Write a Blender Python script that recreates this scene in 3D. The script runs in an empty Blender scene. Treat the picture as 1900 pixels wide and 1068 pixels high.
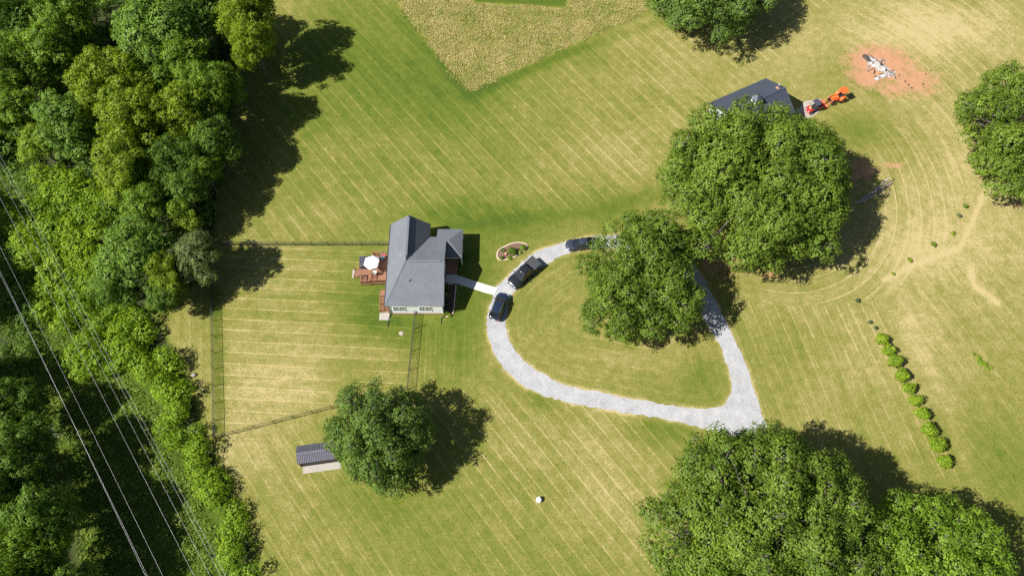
import bpy, bmesh, math, random
import numpy as np
from mathutils import Vector, Matrix
from mathutils.geometry import tessellate_polygon

random.seed(7)
R_ = math.radians
scene = bpy.context.scene
col = scene.collection

# ------------------------------------------------------------------ camera
CAM_H = 110.0
FOCAL = 1491.0                       # in photograph pixels (photograph is 1900 wide)
TILT = math.atan2(716.0, FOCAL)      # away from straight down
cam_d = bpy.data.cameras.new('camera')
cam = bpy.data.objects.new('camera', cam_d)
col.objects.link(cam)
cam.location = (0, 0, CAM_H)
cam.rotation_euler = (TILT, 0, 0)
cam_d.sensor_fit = 'HORIZONTAL'
cam_d.angle = 2 * math.atan(950.0 / FOCAL)
cam_d.clip_start = 1.0
cam_d.clip_end = 6000.0
scene.camera = cam

# ------------------------------------------------------------------ sky, sun, exposure
SUN_EL, SUN_AZ = R_(47.5), R_(17.5)  # shadows fall along +x, turned 17.5 degrees towards +y
world = bpy.data.worlds.new('World')
scene.world = world
world.use_nodes = True
wn = world.node_tree
sky = wn.nodes.new('ShaderNodeTexSky')
sky.sky_type = 'NISHITA'
sky.sun_disc = False
sky.sun_elevation = SUN_EL
sky.sun_rotation = math.atan2(-math.cos(SUN_AZ), -math.sin(SUN_AZ))
bgn = wn.nodes['Background']
wn.links.new(sky.outputs[0], bgn.inputs[0])
bgn.inputs[1].default_value = 0.05
sun_d = bpy.data.lights.new('sun', 'SUN')
sun_d.energy = 5.0
sun_d.angle = R_(0.53)
sun_d.color = (1.0, 0.975, 0.925)
sun = bpy.data.objects.new('sun', sun_d)
col.objects.link(sun)
ld = Vector((math.cos(SUN_AZ) * math.cos(SUN_EL), math.sin(SUN_AZ) * math.cos(SUN_EL), -math.sin(SUN_EL)))
sun.rotation_euler = ld.to_track_quat('-Z', 'Y').to_euler()
sun.location = (-60, -20, 90)
scene.view_settings.view_transform = 'Standard'
scene.view_settings.look = 'None'
scene.view_settings.gamma = 1.0
scene.view_settings.exposure = 0.74
scene.cycles.use_denoising = False
scene.cycles.max_bounces = 6
scene.cycles.transparent_max_bounces = 4

# ------------------------------------------------------------------ surveying: where a spot of the photo lies on the land
_fw = np.array([0, math.sin(TILT), -math.cos(TILT)])
_up = np.array([0, math.cos(TILT), math.sin(TILT)])


def spot(u, v, h=0.0):
    """world point at height h seen at photograph position (u, v)"""
    d = _fw * FOCAL - _up * (v - 534.0)
    d[0] += u - 950.0
    t = (CAM_H - h) / -d[2]
    return Vector((d[0] * t, d[1] * t, h))


def span(u, v, r, h=0.0):
    """metres covered by r photograph pixels at that spot"""
    return (spot(u + r, v, h) - spot(u, v, h)).length


def spots(pts, h=0.0):
    return [spot(u, v, h) for u, v in pts]


# ------------------------------------------------------------------ materials
def new_mat(name):
    m = bpy.data.materials.new(name)
    m.use_nodes = True
    nt = m.node_tree
    b = nt.nodes['Principled BSDF']
    return m, nt, b


def N(nt, kind, **kw):
    n = nt.nodes.new(kind)
    for k, v in kw.items():
        if hasattr(n, k):
            setattr(n, k, v)
        else:
            n.inputs[k.replace('_', ' ')].default_value = v
    return n


def LK(nt, a, b):
    nt.links.new(a, b)


def mixc(nt, fac, a, b, mode='MIX'):
    n = nt.nodes.new('ShaderNodeMix')
    n.data_type = 'RGBA'
    n.blend_type = mode
    for sock, val in ((n.inputs[0], fac), (n.inputs[6], a), (n.inputs[7], b)):
        if hasattr(val, 'is_linked') or hasattr(val, 'node'):
            nt.links.new(val, sock)
        elif isinstance(val, (int, float)):
            sock.default_value = val
        else:
            sock.default_value = (*val, 1) if len(val) == 3 else val
    return n.outputs[2]


def mth(nt, op, a, b=None, c=None, clamp=False):
    n = nt.nodes.new('ShaderNodeMath')
    n.operation = op
    n.use_clamp = clamp
    for i, val in enumerate((a, b, c)):
        if val is None:
            continue
        if hasattr(val, 'node'):
            nt.links.new(val, n.inputs[i])
        else:
            n.inputs[i].default_value = val
    return n.outputs[0]


def mrange(nt, v, a, b, c=0.0, d=1.0, smooth=False):
    n = nt.nodes.new('ShaderNodeMapRange')
    if smooth:
        n.interpolation_type = 'SMOOTHSTEP'
    nt.links.new(v, n.inputs[0])
    for i, x in enumerate((a, b, c, d)):
        n.inputs[i + 1].default_value = x
    return n.outputs[0]


def noise(nt, vec, scale, detail=4, rough=0.55, dist=0.0):
    n = nt.nodes.new('ShaderNodeTexNoise')
    n.inputs['Scale'].default_value = scale
    n.inputs['Detail'].default_value = detail
    n.inputs['Roughness'].default_value = rough
    n.inputs['Distortion'].default_value = dist
    if vec is not None:
        nt.links.new(vec, n.inputs['Vector'])
    return n.outputs[0]


def bump(nt, b, height, strength=0.3, dist=0.05):
    n = nt.nodes.new('ShaderNodeBump')
    n.inputs['Strength'].default_value = strength
    n.inputs['Distance'].default_value = dist
    nt.links.new(height, n.inputs['Height'])
    nt.links.new(n.outputs[0], b.inputs['Normal'])


def attr(nt, name):
    n = nt.nodes.new('ShaderNodeAttribute')
    n.attribute_name = name
    return n.outputs['Fac']


def simple(name, c, rough=0.6, metal=0.0, var=0.12, scale=3.0, spec=0.4, bmp=0.0):
    """a real-world colour with slight mottling and relief"""
    m, nt, b = new_mat(name)
    tc = nt.nodes.new('ShaderNodeTexCoord')
    nz = noise(nt, tc.outputs['Object'], scale, 5, 0.6)
    lo = [max(0, x * (1 - var)) for x in c]
    hi = [min(1, x * (1 + var)) for x in c]
    LK(nt, mixc(nt, nz, lo, hi), b.inputs['Base Color'])
    b.inputs['Roughness'].default_value = rough
    b.inputs['Metallic'].default_value = metal
    b.inputs['Specular IOR Level'].default_value = spec
    if bmp:
        bump(nt, b, nz, bmp, 0.03)
    return m


def leaf_mat(name, lo, hi, trans=0.42):
    m, nt, b = new_mat(name)
    t = attr(nt, 'tint')
    oi = nt.nodes.new('ShaderNodeObjectInfo')
    f = mth(nt, 'ADD', t, mth(nt, 'MULTIPLY', mth(nt, 'SUBTRACT', oi.outputs['Random'], 0.5), 0.12), clamp=True)
    c = mixc(nt, f, lo, hi)
    LK(nt, c, b.inputs['Base Color'])
    b.inputs['Roughness'].default_value = 0.55
    b.inputs['Specular IOR Level'].default_value = 0.3
    tr = nt.nodes.new('ShaderNodeBsdfTranslucent')
    LK(nt, mixc(nt, 1.0, c, (1.0, 1.0, 0.55), 'MULTIPLY'), tr.inputs[0])
    mx = nt.nodes.new('ShaderNodeMixShader')
    mx.inputs[0].default_value = trans
    LK(nt, b.outputs[0], mx.inputs[1])
    LK(nt, tr.outputs[0], mx.inputs[2])
    LK(nt, mx.outputs[0], nt.nodes['Material Output'].inputs[0])
    return m


LEAF = {
    'oak': leaf_mat('oak_leaf', (0.078, 0.140, 0.012), (0.250, 0.352, 0.040)),
    'water_oak': leaf_mat('water_oak_leaf', (0.064, 0.128, 0.018), (0.210, 0.312, 0.050)),
    'fresh': leaf_mat('fresh_leaf', (0.090, 0.175, 0.010), (0.275, 0.415, 0.034)),
    'cool': leaf_mat('cool_leaf', (0.078, 0.165, 0.014), (0.245, 0.385, 0.048)),
    'yellow': leaf_mat('yellow_leaf', (0.130, 0.210, 0.008), (0.350, 0.445, 0.024)),
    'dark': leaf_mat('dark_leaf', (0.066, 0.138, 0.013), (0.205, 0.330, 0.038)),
    'grey': leaf_mat('grey_leaf', (0.095, 0.140, 0.034), (0.230, 0.285, 0.090)),
    'lime': leaf_mat('lime_leaf', (0.115, 0.200, 0.006), (0.290, 0.395, 0.022), 0.3),
    'thicket': leaf_mat('thicket_leaf', (0.115, 0.225, 0.006), (0.345, 0.485, 0.024)),
    'blue': leaf_mat('blue_leaf', (0.070, 0.110, 0.055), (0.170, 0.225, 0.110)),
    'stalk': leaf_mat('stalk_leaf', (0.140, 0.205, 0.018), (0.500, 0.380, 0.165), 0.15),
    'rough': leaf_mat('rough_grass', (0.080, 0.150, 0.010), (0.260, 0.310, 0.036), 0.25),
}
BARK = simple('bark', (0.115, 0.098, 0.082), 0.9, var=0.35, scale=2.0, bmp=0.6)


def grass_mat():
    m, nt, b = new_mat('grass_land')
    pos = nt.nodes.new('ShaderNodeTexCoord').outputs['Object']
    big = noise(nt, pos, 0.11, 5, 0.6)
    mid = noise(nt, pos, 0.75, 6, 0.65)
    fin = noise(nt, pos, 3.6, 5, 0.7)
    tiny = noise(nt, pos, 11.0, 3, 0.7)
    u = attr(nt, 'mow')
    la = attr(nt, 'mow_amount')
    u2 = mth(nt, 'ADD', u, mth(nt, 'MULTIPLY', mth(nt, 'SUBTRACT', mid, 0.5), 0.10))
    fr = mth(nt, 'FRACT', u2)
    ed = mth(nt, 'ABSOLUTE', mth(nt, 'SUBTRACT', fr, 0.5))
    line = mrange(nt, ed, 0.425, 0.485, 0, 1, True)
    brk = mrange(nt, noise(nt, pos, 0.45, 3), 0.30, 0.62, 0.45, 1.0)
    line = mth(nt, 'MULTIPLY', mth(nt, 'MULTIPLY', line, brk), la)
    alt = mth(nt, 'SUBTRACT', mth(nt, 'PINGPONG', mth(nt, 'FLOOR', u2), 1.0), 0.5)
    alt = mth(nt, 'MULTIPLY', alt, la)
    d = attr(nt, 'dry')
    d = mth(nt, 'ADD', d, mth(nt, 'MULTIPLY', mth(nt, 'SUBTRACT', big, 0.5), 0.38))
    d = mth(nt, 'ADD', d, mth(nt, 'MULTIPLY', mth(nt, 'SUBTRACT', mid, 0.5), 0.66))
    d = mth(nt, 'ADD', d, mth(nt, 'MULTIPLY', mth(nt, 'SUBTRACT', fin, 0.5), 1.05))
    d = mth(nt, 'ADD', d, mth(nt, 'MULTIPLY', line, 0.45))
    d = mth(nt, 'ADD', d, mth(nt, 'MULTIPLY', alt, 0.09))
    sp = nt.nodes.new('ShaderNodeSeparateXYZ')
    LK(nt, pos, sp.inputs[0])
    sv = nt.nodes.new('ShaderNodeCombineXYZ')
    LK(nt, mth(nt, 'MULTIPLY', u, 2.6), sv.inputs[0])
    LK(nt, mth(nt, 'MULTIPLY', sp.outputs[0], 0.16), sv.inputs[1])
    LK(nt, mth(nt, 'MULTIPLY', sp.outputs[1], 0.16), sv.inputs[2])
    streak = noise(nt, sv.outputs[0], 1.0, 5, 0.6)
    d = mth(nt, 'ADD', d, mth(nt, 'MULTIPLY', mth(nt, 'MULTIPLY', mth(nt, 'SUBTRACT', streak, 0.5), 0.48), mrange(nt, la, 0.0, 0.5, 0.0, 1.0)))
    ramp = nt.nodes.new('ShaderNodeValToRGB')
    el = ramp.color_ramp.elements
    el[0].position, el[0].color = 0.0, (0.060, 0.098, 0.013, 1)
    el[1].position, el[1].color = 1.0, (0.41, 0.33, 0.155, 1)
    for p, c in ((0.30, (0.108, 0.138, 0.018)), (0.55, (0.176, 0.175, 0.038)), (0.78, (0.268, 0.234, 0.078))):
        e = el.new(p)
        e.color = (*c, 1)
    LK(nt, d, ramp.inputs[0])
    c = ramp.outputs[0]
    v = mrange(nt, tiny, 0.25, 0.75, 0.80, 1.20)
    vc = nt.nodes.new('ShaderNodeCombineColor')
    for i in range(3):
        LK(nt, v, vc.inputs[i])
    c = mixc(nt, 1.0, c, vc.outputs[0], 'MULTIPLY')
    # red clay, forest litter with the shade below the trees darkened into its colour
    s = mth(nt, 'ADD', attr(nt, 'soil'), mth(nt, 'MULTIPLY', mth(nt, 'SUBTRACT', fin, 0.5), 1.3))
    s = mth(nt, 'ADD', s, mth(nt, 'MULTIPLY', mth(nt, 'SUBTRACT', mid, 0.5), 1.2))
    s = mth(nt, 'MULTIPLY', mrange(nt, s, 0.30, 0.85, 0, 1, True), mrange(nt, attr(nt, 'soil'), 0.0, 0.15))
    clay = mixc(nt, mth(nt, 'MULTIPLY', mth(nt, 'ADD', mid, fin), 0.5), (0.29, 0.115, 0.055), (0.56, 0.33, 0.195))
    c = mixc(nt, s, c, clay)
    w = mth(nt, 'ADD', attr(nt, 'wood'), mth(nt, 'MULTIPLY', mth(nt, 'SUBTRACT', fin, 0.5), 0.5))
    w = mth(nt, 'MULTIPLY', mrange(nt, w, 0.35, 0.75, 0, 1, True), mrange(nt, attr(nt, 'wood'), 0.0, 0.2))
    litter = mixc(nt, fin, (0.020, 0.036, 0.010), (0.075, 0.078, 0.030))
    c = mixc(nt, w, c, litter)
    LK(nt, c, b.inputs['Base Color'])
    b.inputs['Roughness'].default_value = 0.95
    b.inputs['Specular IOR Level'].default_value = 0.08
    h = mth(nt, 'ADD', fin, mth(nt, 'MULTIPLY', tiny, 0.5))
    bump(nt, b, h, 0.55, 0.10)
    return m


def gravel_mat(name, c0, c1, c2):
    m, nt, b = new_mat(name)
    pos = nt.nodes.new('ShaderNodeTexCoord').outputs['Object']
    vo = nt.nodes.new('ShaderNodeTexVoronoi')
    vo.inputs['Scale'].default_value = 13.0
    LK(nt, pos, vo.inputs['Vector'])
    big = noise(nt, pos, 0.5, 5, 0.6)
    fin = noise(nt, pos, 6, 4, 0.7)
    f = mth(nt, 'ADD', mth(nt, 'MULTIPLY', mth(nt, 'SUBTRACT', big, 0.5), 0.7), mth(nt, 'ADD', 0.25, mth(nt, 'MULTIPLY', vo.outputs['Color'], 0.5)))
    ramp = nt.nodes.new('ShaderNodeValToRGB')
    el = ramp.color_ramp.elements
    el[0].position, el[0].color = 0.10, (*c0, 1)
    el[1].position, el[1].color = 0.95, (*c2, 1)
    e = el.new(0.5)
    e.color = (*c1, 1)
    f = mth(nt, 'ADD', f, mth(nt, 'MULTIPLY', mth(nt, 'SUBTRACT', fin, 0.5), 0.6))
    LK(nt, f, ramp.inputs[0])
    st = mrange(nt, noise(nt, pos, 0.35, 4, 0.6), 0.62, 0.80, 0, 0.55, True)
    LK(nt, mixc(nt, st, ramp.outputs[0], (0.38, 0.31, 0.19)), b.inputs['Base Color'])
    b.inputs['Roughness'].default_value = 0.9
    b.inputs['Specular IOR Level'].default_value = 0.15
    bump(nt, b, vo.outputs['Distance'], 0.5, 0.04)
    return m


def shingle_mat(name, c0, c1):
    m, nt, b = new_mat(name)
    pos = nt.nodes.new('ShaderNodeTexCoord').outputs['Object']
    sep = nt.nodes.new('ShaderNodeSeparateXYZ')
    LK(nt, pos, sep.inputs[0])
    row = mth(nt, 'FLOOR', mth(nt, 'DIVIDE', sep.outputs[2], 0.085))
    frac = mth(nt, 'FRACT', mth(nt, 'DIVIDE', sep.outputs[2], 0.085))
    cx = nt.nodes.new('ShaderNodeCombineXYZ')
    LK(nt, mth(nt, 'MULTIPLY', sep.outputs[0], 3.0), cx.inputs[0])
    LK(nt, mth(nt, 'MULTIPLY', sep.outputs[1], 3.0), cx.inputs[1])
    LK(nt, mth(nt, 'MULTIPLY', row, 7.31), cx.inputs[2])
    tab = noise(nt, cx.outputs[0], 1.0, 1, 0.5)
    gr = noise(nt, pos, 14, 3, 0.7)
    big = noise(nt, pos, 0.35, 4, 0.6)
    f = mth(nt, 'ADD', mth(nt, 'MULTIPLY', tab, 0.6), mth(nt, 'MULTIPLY', gr, 0.35))
    f = mth(nt, 'ADD', f, mth(nt, 'MULTIPLY', mth(nt, 'SUBTRACT', big, 0.5), 0.5))
    LK(nt, mixc(nt, f, c0, c1), b.inputs['Base Color'])
    b.inputs['Roughness'].default_value = 0.85
    b.inputs['Specular IOR Level'].default_value = 0.25
    bump(nt, b, mth(nt, 'ADD', frac, mth(nt, 'MULTIPLY', gr, 0.4)), 0.5, 0.02)
    return m


def siding_mat(name, c, lap=0.16):
    m, nt, b = new_mat(name)
    pos = nt.nodes.new('ShaderNodeTexCoord').outputs['Object']
    sep = nt.nodes.new('ShaderNodeSeparateXYZ')
    LK(nt, pos, sep.inputs[0])
    frac = mth(nt, 'FRACT', mth(nt, 'DIVIDE', sep.outputs[2], lap))
    nz = noise(nt, pos, 1.3, 5, 0.6)
    LK(nt, mixc(nt, nz, [x * 0.93 for x in c], [min(1, x * 1.04) for x in c]), b.inputs['Base Color'])
    b.inputs['Roughness'].default_value = 0.55
    bump(nt, b, mth(nt, 'SUBTRACT', 1.0, frac), 0.5, 0.025)
    return m


def brick_mat():
    m, nt, b = new_mat('brick_foundation')
    pos = nt.nodes.new('ShaderNodeTexCoord').outputs['Object']
    nz = noise(nt, pos, 6, 4, 0.7)
    LK(nt, mixc(nt, nz, (0.28, 0.13, 0.075), (0.52, 0.31, 0.20)), b.inputs['Base Color'])
    b.inputs['Roughness'].default_value = 0.9
    bump(nt, b, nz, 0.4, 0.02)
    return m


def wood_mat(name, c0, c1):
    m, nt, b = new_mat(name)
    pos = nt.nodes.new('ShaderNodeTexCoord').outputs['Object']
    mp = nt.nodes.new('ShaderNodeMapping')
    mp.inputs['Scale'].default_value = (1.0, 6.0, 6.0)
    LK(nt, pos, mp.inputs[0])
    nz = noise(nt, mp.outputs[0], 1.6, 5, 0.65)
    LK(nt, mixc(nt, nz, c0, c1), b.inputs['Base Color'])
    b.inputs['Roughness'].default_value = 0.75
    bump(nt, b, nz, 0.3, 0.01)
    return m


def glass_mat(name, c=(0.02, 0.028, 0.032), rough=0.06):
    m, nt, b = new_mat(name)
    nz = noise(nt, nt.nodes.new('ShaderNodeTexCoord').outputs['Object'], 2.0, 3)
    LK(nt, mixc(nt, nz, [x * 0.85 for x in c], [x * 1.2 for x in c]), b.inputs['Base Color'])
    b.inputs['Roughness'].default_value = rough
    b.inputs['IOR'].default_value = 1.5
    b.inputs['Specular IOR Level'].default_value = 0.8
    return m


def paint_mat(name, c, rough=0.25, coat=0.8):
    m, nt, b = new_mat(name)
    nz = noise(nt, nt.nodes.new('ShaderNodeTexCoord').outputs['Object'], 1.6, 5, 0.65)
    LK(nt, mixc(nt, nz, [x * 0.85 for x in c], [x * 1.15 + 0.004 for x in c]), b.inputs['Base Color'])
    LK(nt, mrange(nt, nz, 0.3, 0.7, rough * 0.8, rough * 1.3), b.inputs['Roughness'])
    b.inputs['Coat Weight'].default_value = coat
    b.inputs['Coat Roughness'].default_value = 0.08
    return m


def ash_mat():
    m, nt, b = new_mat('ash')
    pos = nt.nodes.new('ShaderNodeTexCoord').outputs['Object']
    nz = noise(nt, pos, 1.9, 6, 0.72, 0.6)
    ramp = nt.nodes.new('ShaderNodeValToRGB')
    el = ramp.color_ramp.elements
    el[0].position, el[0].color = 0.36, (0.075, 0.062, 0.055, 1)
    el[1].position, el[1].color = 0.66, (0.62, 0.60, 0.585, 1)
    for p, c in ((0.45, (0.26, 0.22, 0.19)), (0.54, (0.46, 0.43, 0.41))):
        e = el.new(p)
        e.color = (*c, 1)
    LK(nt, nz, ramp.inputs[0])
    LK(nt, ramp.outputs[0], b.inputs['Base Color'])
    b.inputs['Roughness'].default_value = 0.95
    bump(nt, b, nz, 1.0, 0.08)
    return m


M = {
    'grass': grass_mat(),
    'gravel': gravel_mat('driveway_gravel', (0.20, 0.20, 0.205), (0.36, 0.357, 0.36), (0.54, 0.53, 0.52)),
    'pad': gravel_mat('pad_gravel', (0.26, 0.22, 0.18), (0.38, 0.33, 0.275), (0.50, 0.45, 0.39)),
    'pad_concrete': simple('pad_concrete', (0.36, 0.325, 0.28), 0.9, var=0.16, scale=1.5, bmp=0.2),
    'concrete': simple('concrete', (0.56, 0.53, 0.49), 0.85, var=0.10, scale=1.2, bmp=0.15),
    'shingle': shingle_mat('roof_shingle', (0.085, 0.092, 0.108), (0.195, 0.205, 0.228)),
    'siding': siding_mat('white_siding', (0.89, 0.89, 0.885)),
    'trim': simple('white_trim', (0.78, 0.78, 0.77), 0.5, var=0.04),
    'brick': brick_mat(),
    'deck': wood_mat('stained_deck', (0.17, 0.070, 0.036), (0.33, 0.160, 0.090)),
    'lumber': wood_mat('grey_lumber', (0.22, 0.20, 0.18), (0.46, 0.42, 0.38)),
    'glass': glass_mat('window_glass', (0.035, 0.045, 0.040)),
    'car_glass': glass_mat('car_glass', (0.012, 0.016, 0.020), 0.04),
    'dark_metal': simple('dark_metal', (0.045, 0.047, 0.052), 0.5, 0.3, var=0.15),
    'wire': simple('wire_black', (0.045, 0.050, 0.045), 0.7, var=0.2),
    'cable': simple('cable_aluminium', (0.50, 0.50, 0.52), 0.45, 0.3, var=0.08),
    'barn_roof': simple('barn_roof_metal', (0.085, 0.098, 0.130), 0.32, 0.35, var=0.08, scale=0.7),
    'shed_roof': simple('shed_roof_metal', (0.155, 0.148, 0.175), 0.42, 0.35, var=0.12, scale=0.9),
    'shed_wall': simple('shed_wall_metal', (0.055, 0.050, 0.050), 0.55, 0.2, var=0.12),
    'mulch': simple('mulch', (0.17, 0.095, 0.068), 0.95, var=0.5, scale=6, bmp=0.8),
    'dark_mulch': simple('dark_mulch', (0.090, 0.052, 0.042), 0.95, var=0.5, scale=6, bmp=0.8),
    'edging': simple('edging_stone', (0.55, 0.42, 0.32), 0.85, var=0.25, scale=4, bmp=0.3),
    'navy_paint': paint_mat('navy_paint', (0.012, 0.020, 0.045)),
    'black_paint': paint_mat('black_paint', (0.013, 0.014, 0.017)),
    'slate_paint': paint_mat('slate_paint', (0.030, 0.036, 0.055)),
    'tonneau': simple('tonneau_vinyl', (0.060, 0.062, 0.066), 0.55, var=0.1),
    'tyre': simple('tyre_rubber', (0.020, 0.020, 0.021), 0.9, var=0.2),
    'rim': simple('rim_alloy', (0.45, 0.46, 0.48), 0.35, 0.8, var=0.1),
    'chrome': simple('chrome', (0.75, 0.76, 0.78), 0.12, 1.0, var=0.03),
    'lamp_clear': simple('lamp_clear', (0.70, 0.72, 0.75), 0.15, var=0.05, spec=0.8),
    'lamp_red': simple('lamp_red', (0.35, 0.015, 0.012), 0.2, var=0.1, spec=0.8),
    'plastic': simple('black_plastic', (0.025, 0.025, 0.027), 0.6, var=0.15),
    'orange': paint_mat('tractor_orange', (0.72, 0.115, 0.020), 0.4, 0.3),
    'red': paint_mat('cart_red', (0.40, 0.020, 0.020), 0.35, 0.4),
    'canvas_white': simple('canvas_white', (0.82, 0.82, 0.82), 0.8, var=0.03),
    'slate_cover': simple('slate_cover', (0.055, 0.060, 0.075), 0.6, var=0.12, bmp=0.2),
    'ash': ash_mat(),
    'char': simple('char', (0.055, 0.048, 0.044), 0.95, var=0.4, scale=5, bmp=0.5),
    'white_rock': simple('white_rock', (0.74, 0.73, 0.72), 0.85, var=0.12, scale=3, bmp=0.5),
    'grey_rock': simple('grey_rock', (0.34, 0.31, 0.28), 0.9, var=0.3, scale=3, bmp=0.5),
    'pole_wood': wood_mat('pole_wood', (0.13, 0.095, 0.065), (0.26, 0.20, 0.15)),
    'dead_wood': simple('dead_wood', (0.36, 0.33, 0.31), 0.9, var=0.25),
    'teal': simple('teal_cloth', (0.03, 0.16, 0.20), 0.8, var=0.1),
    'red_cloth': simple('red_cloth', (0.55, 0.05, 0.06), 0.8, var=0.1),
    'green_plastic': simple('green_plastic', (0.06, 0.36, 0.10), 0.6, var=0.1),
    'straw': simple('straw_yellow', (0.62, 0.52, 0.20), 0.8, var=0.2),
    'terracotta': simple('terracotta', (0.55, 0.26, 0.17), 0.8, var=0.1),
    'galv': simple('galvanised', (0.50, 0.51, 0.53), 0.4, 0.7, var=0.1),
}


# ------------------------------------------------------------------ mesh helpers
class MB:
    """collects shapes into one mesh"""

    def __init__(self):
        self.v, self.f = [], []

    def add(self, vs, fs):
        o = len(self.v)
        self.v += [tuple(p) for p in vs]
        self.f += [tuple(i + o for i in f) for f in fs]
        return self

    def box(self, x0, x1, y0, y1, z0, z1):
        return self.add([(x0, y0, z0), (x1, y0, z0), (x1, y1, z0), (x0, y1, z0), (x0, y0, z1), (x1, y0, z1), (x1, y1, z1), (x0, y1, z1)],
                        [(3, 2, 1, 0), (4, 5, 6, 7), (0, 1, 5, 4), (1, 2, 6, 5), (2, 3, 7, 6), (3, 0, 4, 7)])

    def bar(self, a, b, w, h=None, upv=(0, 0, 1)):
        """rectangular bar from a to b, w wide and h high"""
        h = h or w
        a, b = Vector(a), Vector(b)
        d = (b - a).normalized()
        u = Vector(upv)
        if abs(d.dot(u)) > 0.98:
            u = Vector((0, 1, 0))
        s = d.cross(u).normalized()
        t = s.cross(d).normalized()
        vs = []
        for p in (a, b):
            for i, j in ((-1, -1), (1, -1), (1, 1), (-1, 1)):
                vs.append(p + s * (i * w / 2) + t * (j * h / 2))
        return self.add(vs, [(0, 1, 2, 3), (7, 6, 5, 4), (0, 4, 5, 1), (1, 5, 6, 2), (2, 6, 7, 3), (3, 7, 4, 0)])

    def tube(self, pts, rad, n=6, cap=True):
        """tapered tube through pts"""
        pts = [Vector(p) for p in pts]
        if not isinstance(rad, (list, tuple)):
            rad = [rad] * len(pts)
        vs, fs = [], []
        for i, p in enumerate(pts):
            d = (pts[min(i + 1, len(pts) - 1)] - pts[max(i - 1, 0)]).normalized()
            u = Vector((0, 0, 1)) if abs(d.z) < 0.9 else Vector((1, 0, 0))
            s = d.cross(u).normalized()
            t = s.cross(d)
            for k in range(n):
                a = 2 * math.pi * k / n
                vs.append(p + (s * math.cos(a) + t * math.sin(a)) * rad[i])
        for i in range(len(pts) - 1):
            for k in range(n):
                fs.append((i * n + k, i * n + (k + 1) % n, (i + 1) * n + (k + 1) % n, (i + 1) * n + k))
        if cap:
            fs.append(tuple(range(n))[::-1])
            fs.append(tuple((len(pts) - 1) * n + k for k in range(n)))
        return self.add(vs, fs)

    def prism(self, poly, z0, z1):
        """vertical prism over a plan polygon (counter-clockwise)"""
        n = len(poly)
        vs = [(p[0], p[1], z0) for p in poly] + [(p[0], p[1], z1) for p in poly]
        fs = [tuple(range(n))[::-1], tuple(range(n, 2 * n))]
        fs += [(i, (i + 1) % n, n + (i + 1) % n, n + i) for i in range(n)]
        return self.add(vs, fs)

    def hull4(self, bottom, top):
        n = len(bottom)
        vs = list(bottom) + list(top)
        fs = [tuple(range(n))[::-1], tuple(range(n, 2 * n))]
        fs += [(i, (i + 1) % n, n + (i + 1) % n, n + i) for i in range(n)]
        return self.add(vs, fs)

    def lathe(self, prof, n=16, c=(0, 0, 0), axis='z'):
        vs, fs = [], []
        for r, z in prof:
            for k in range(n):
                a = 2 * math.pi * k / n
                p = (r * math.cos(a), r * math.sin(a), z)
                if axis == 'y':
                    p = (p[0], p[2], p[1])
                vs.append((p[0] + c[0], p[1] + c[1], p[2] + c[2]))
        for i in range(len(prof) - 1):
            for k in range(n):
                fs.append((i * n + k, i * n + (k + 1) % n, (i + 1) * n + (k + 1) % n, (i + 1) * n + k))
        fs.append(tuple(range(n))[::-1])
        fs.append(tuple((len(prof) - 1) * n + k for k in range(n)))
        return self.add(vs, fs)

    def loft(self, sections):
        """closed skin through equal-length sections"""
        n = len(sections[0])
        vs = [p for s in sections for p in s]
        fs = []
        for i in range(len(sections) - 1):
            for k in range(n):
                fs.append((i * n + k, i * n + (k + 1) % n, (i + 1) * n + (k + 1) % n, (i + 1) * n + k))
        fs.append(tuple(range(n))[::-1])
        fs.append(tuple((len(sections) - 1) * n + k for k in range(n)))
        return self.add(vs, fs)

    def mesh(self, name):
        me = bpy.data.meshes.new(name)
        me.from_pydata(self.v, [], self.f)
        bm = bmesh.new()
        bm.from_mesh(me)
        bmesh.ops.recalc_face_normals(bm, faces=bm.faces)
        bm.to_mesh(me)
        bm.free()
        return me

    def build(self, name, mat, parent=None, smooth=False, bevel=0.0, subsurf=0):
        me = self.mesh(name)
        me.materials.append(M[mat] if isinstance(mat, str) else mat)
        o = bpy.data.objects.new(name, me)
        col.objects.link(o)
        if parent is not None:
            o.parent = parent
        if smooth:
            for p in me.polygons:
                p.use_smooth = True
        if bevel:
            md = o.modifiers.new('bevel', 'BEVEL')
            md.width = bevel
            md.segments = 2
            md.limit_method = 'ANGLE'
        if subsurf:
            md = o.modifiers.new('smooth', 'SUBSURF')
            md.levels = md.render_levels = subsurf
        return o


def tag(o, label=None, cat=None, group=None, kind=None):
    if label:
        o['label'] = label
    if cat:
        o['category'] = cat
    if group:
        o['group'] = group
    if kind:
        o['kind'] = kind
    return o


def thing(name, label, cat, loc=(0, 0, 0), rz=0.0, group=None):
    o = bpy.data.objects.new(name, None)
    o.empty_display_size = 0.3
    col.objects.link(o)
    o.location = loc
    o.rotation_euler = (0, 0, rz)
    return tag(o, label, cat, group)


def copy_tree(o, parent=None):
    c = o.copy()
    col.objects.link(c)
    c.parent = parent
    for ch in list(o.children):
        copy_tree(ch, c)
    return c


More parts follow.
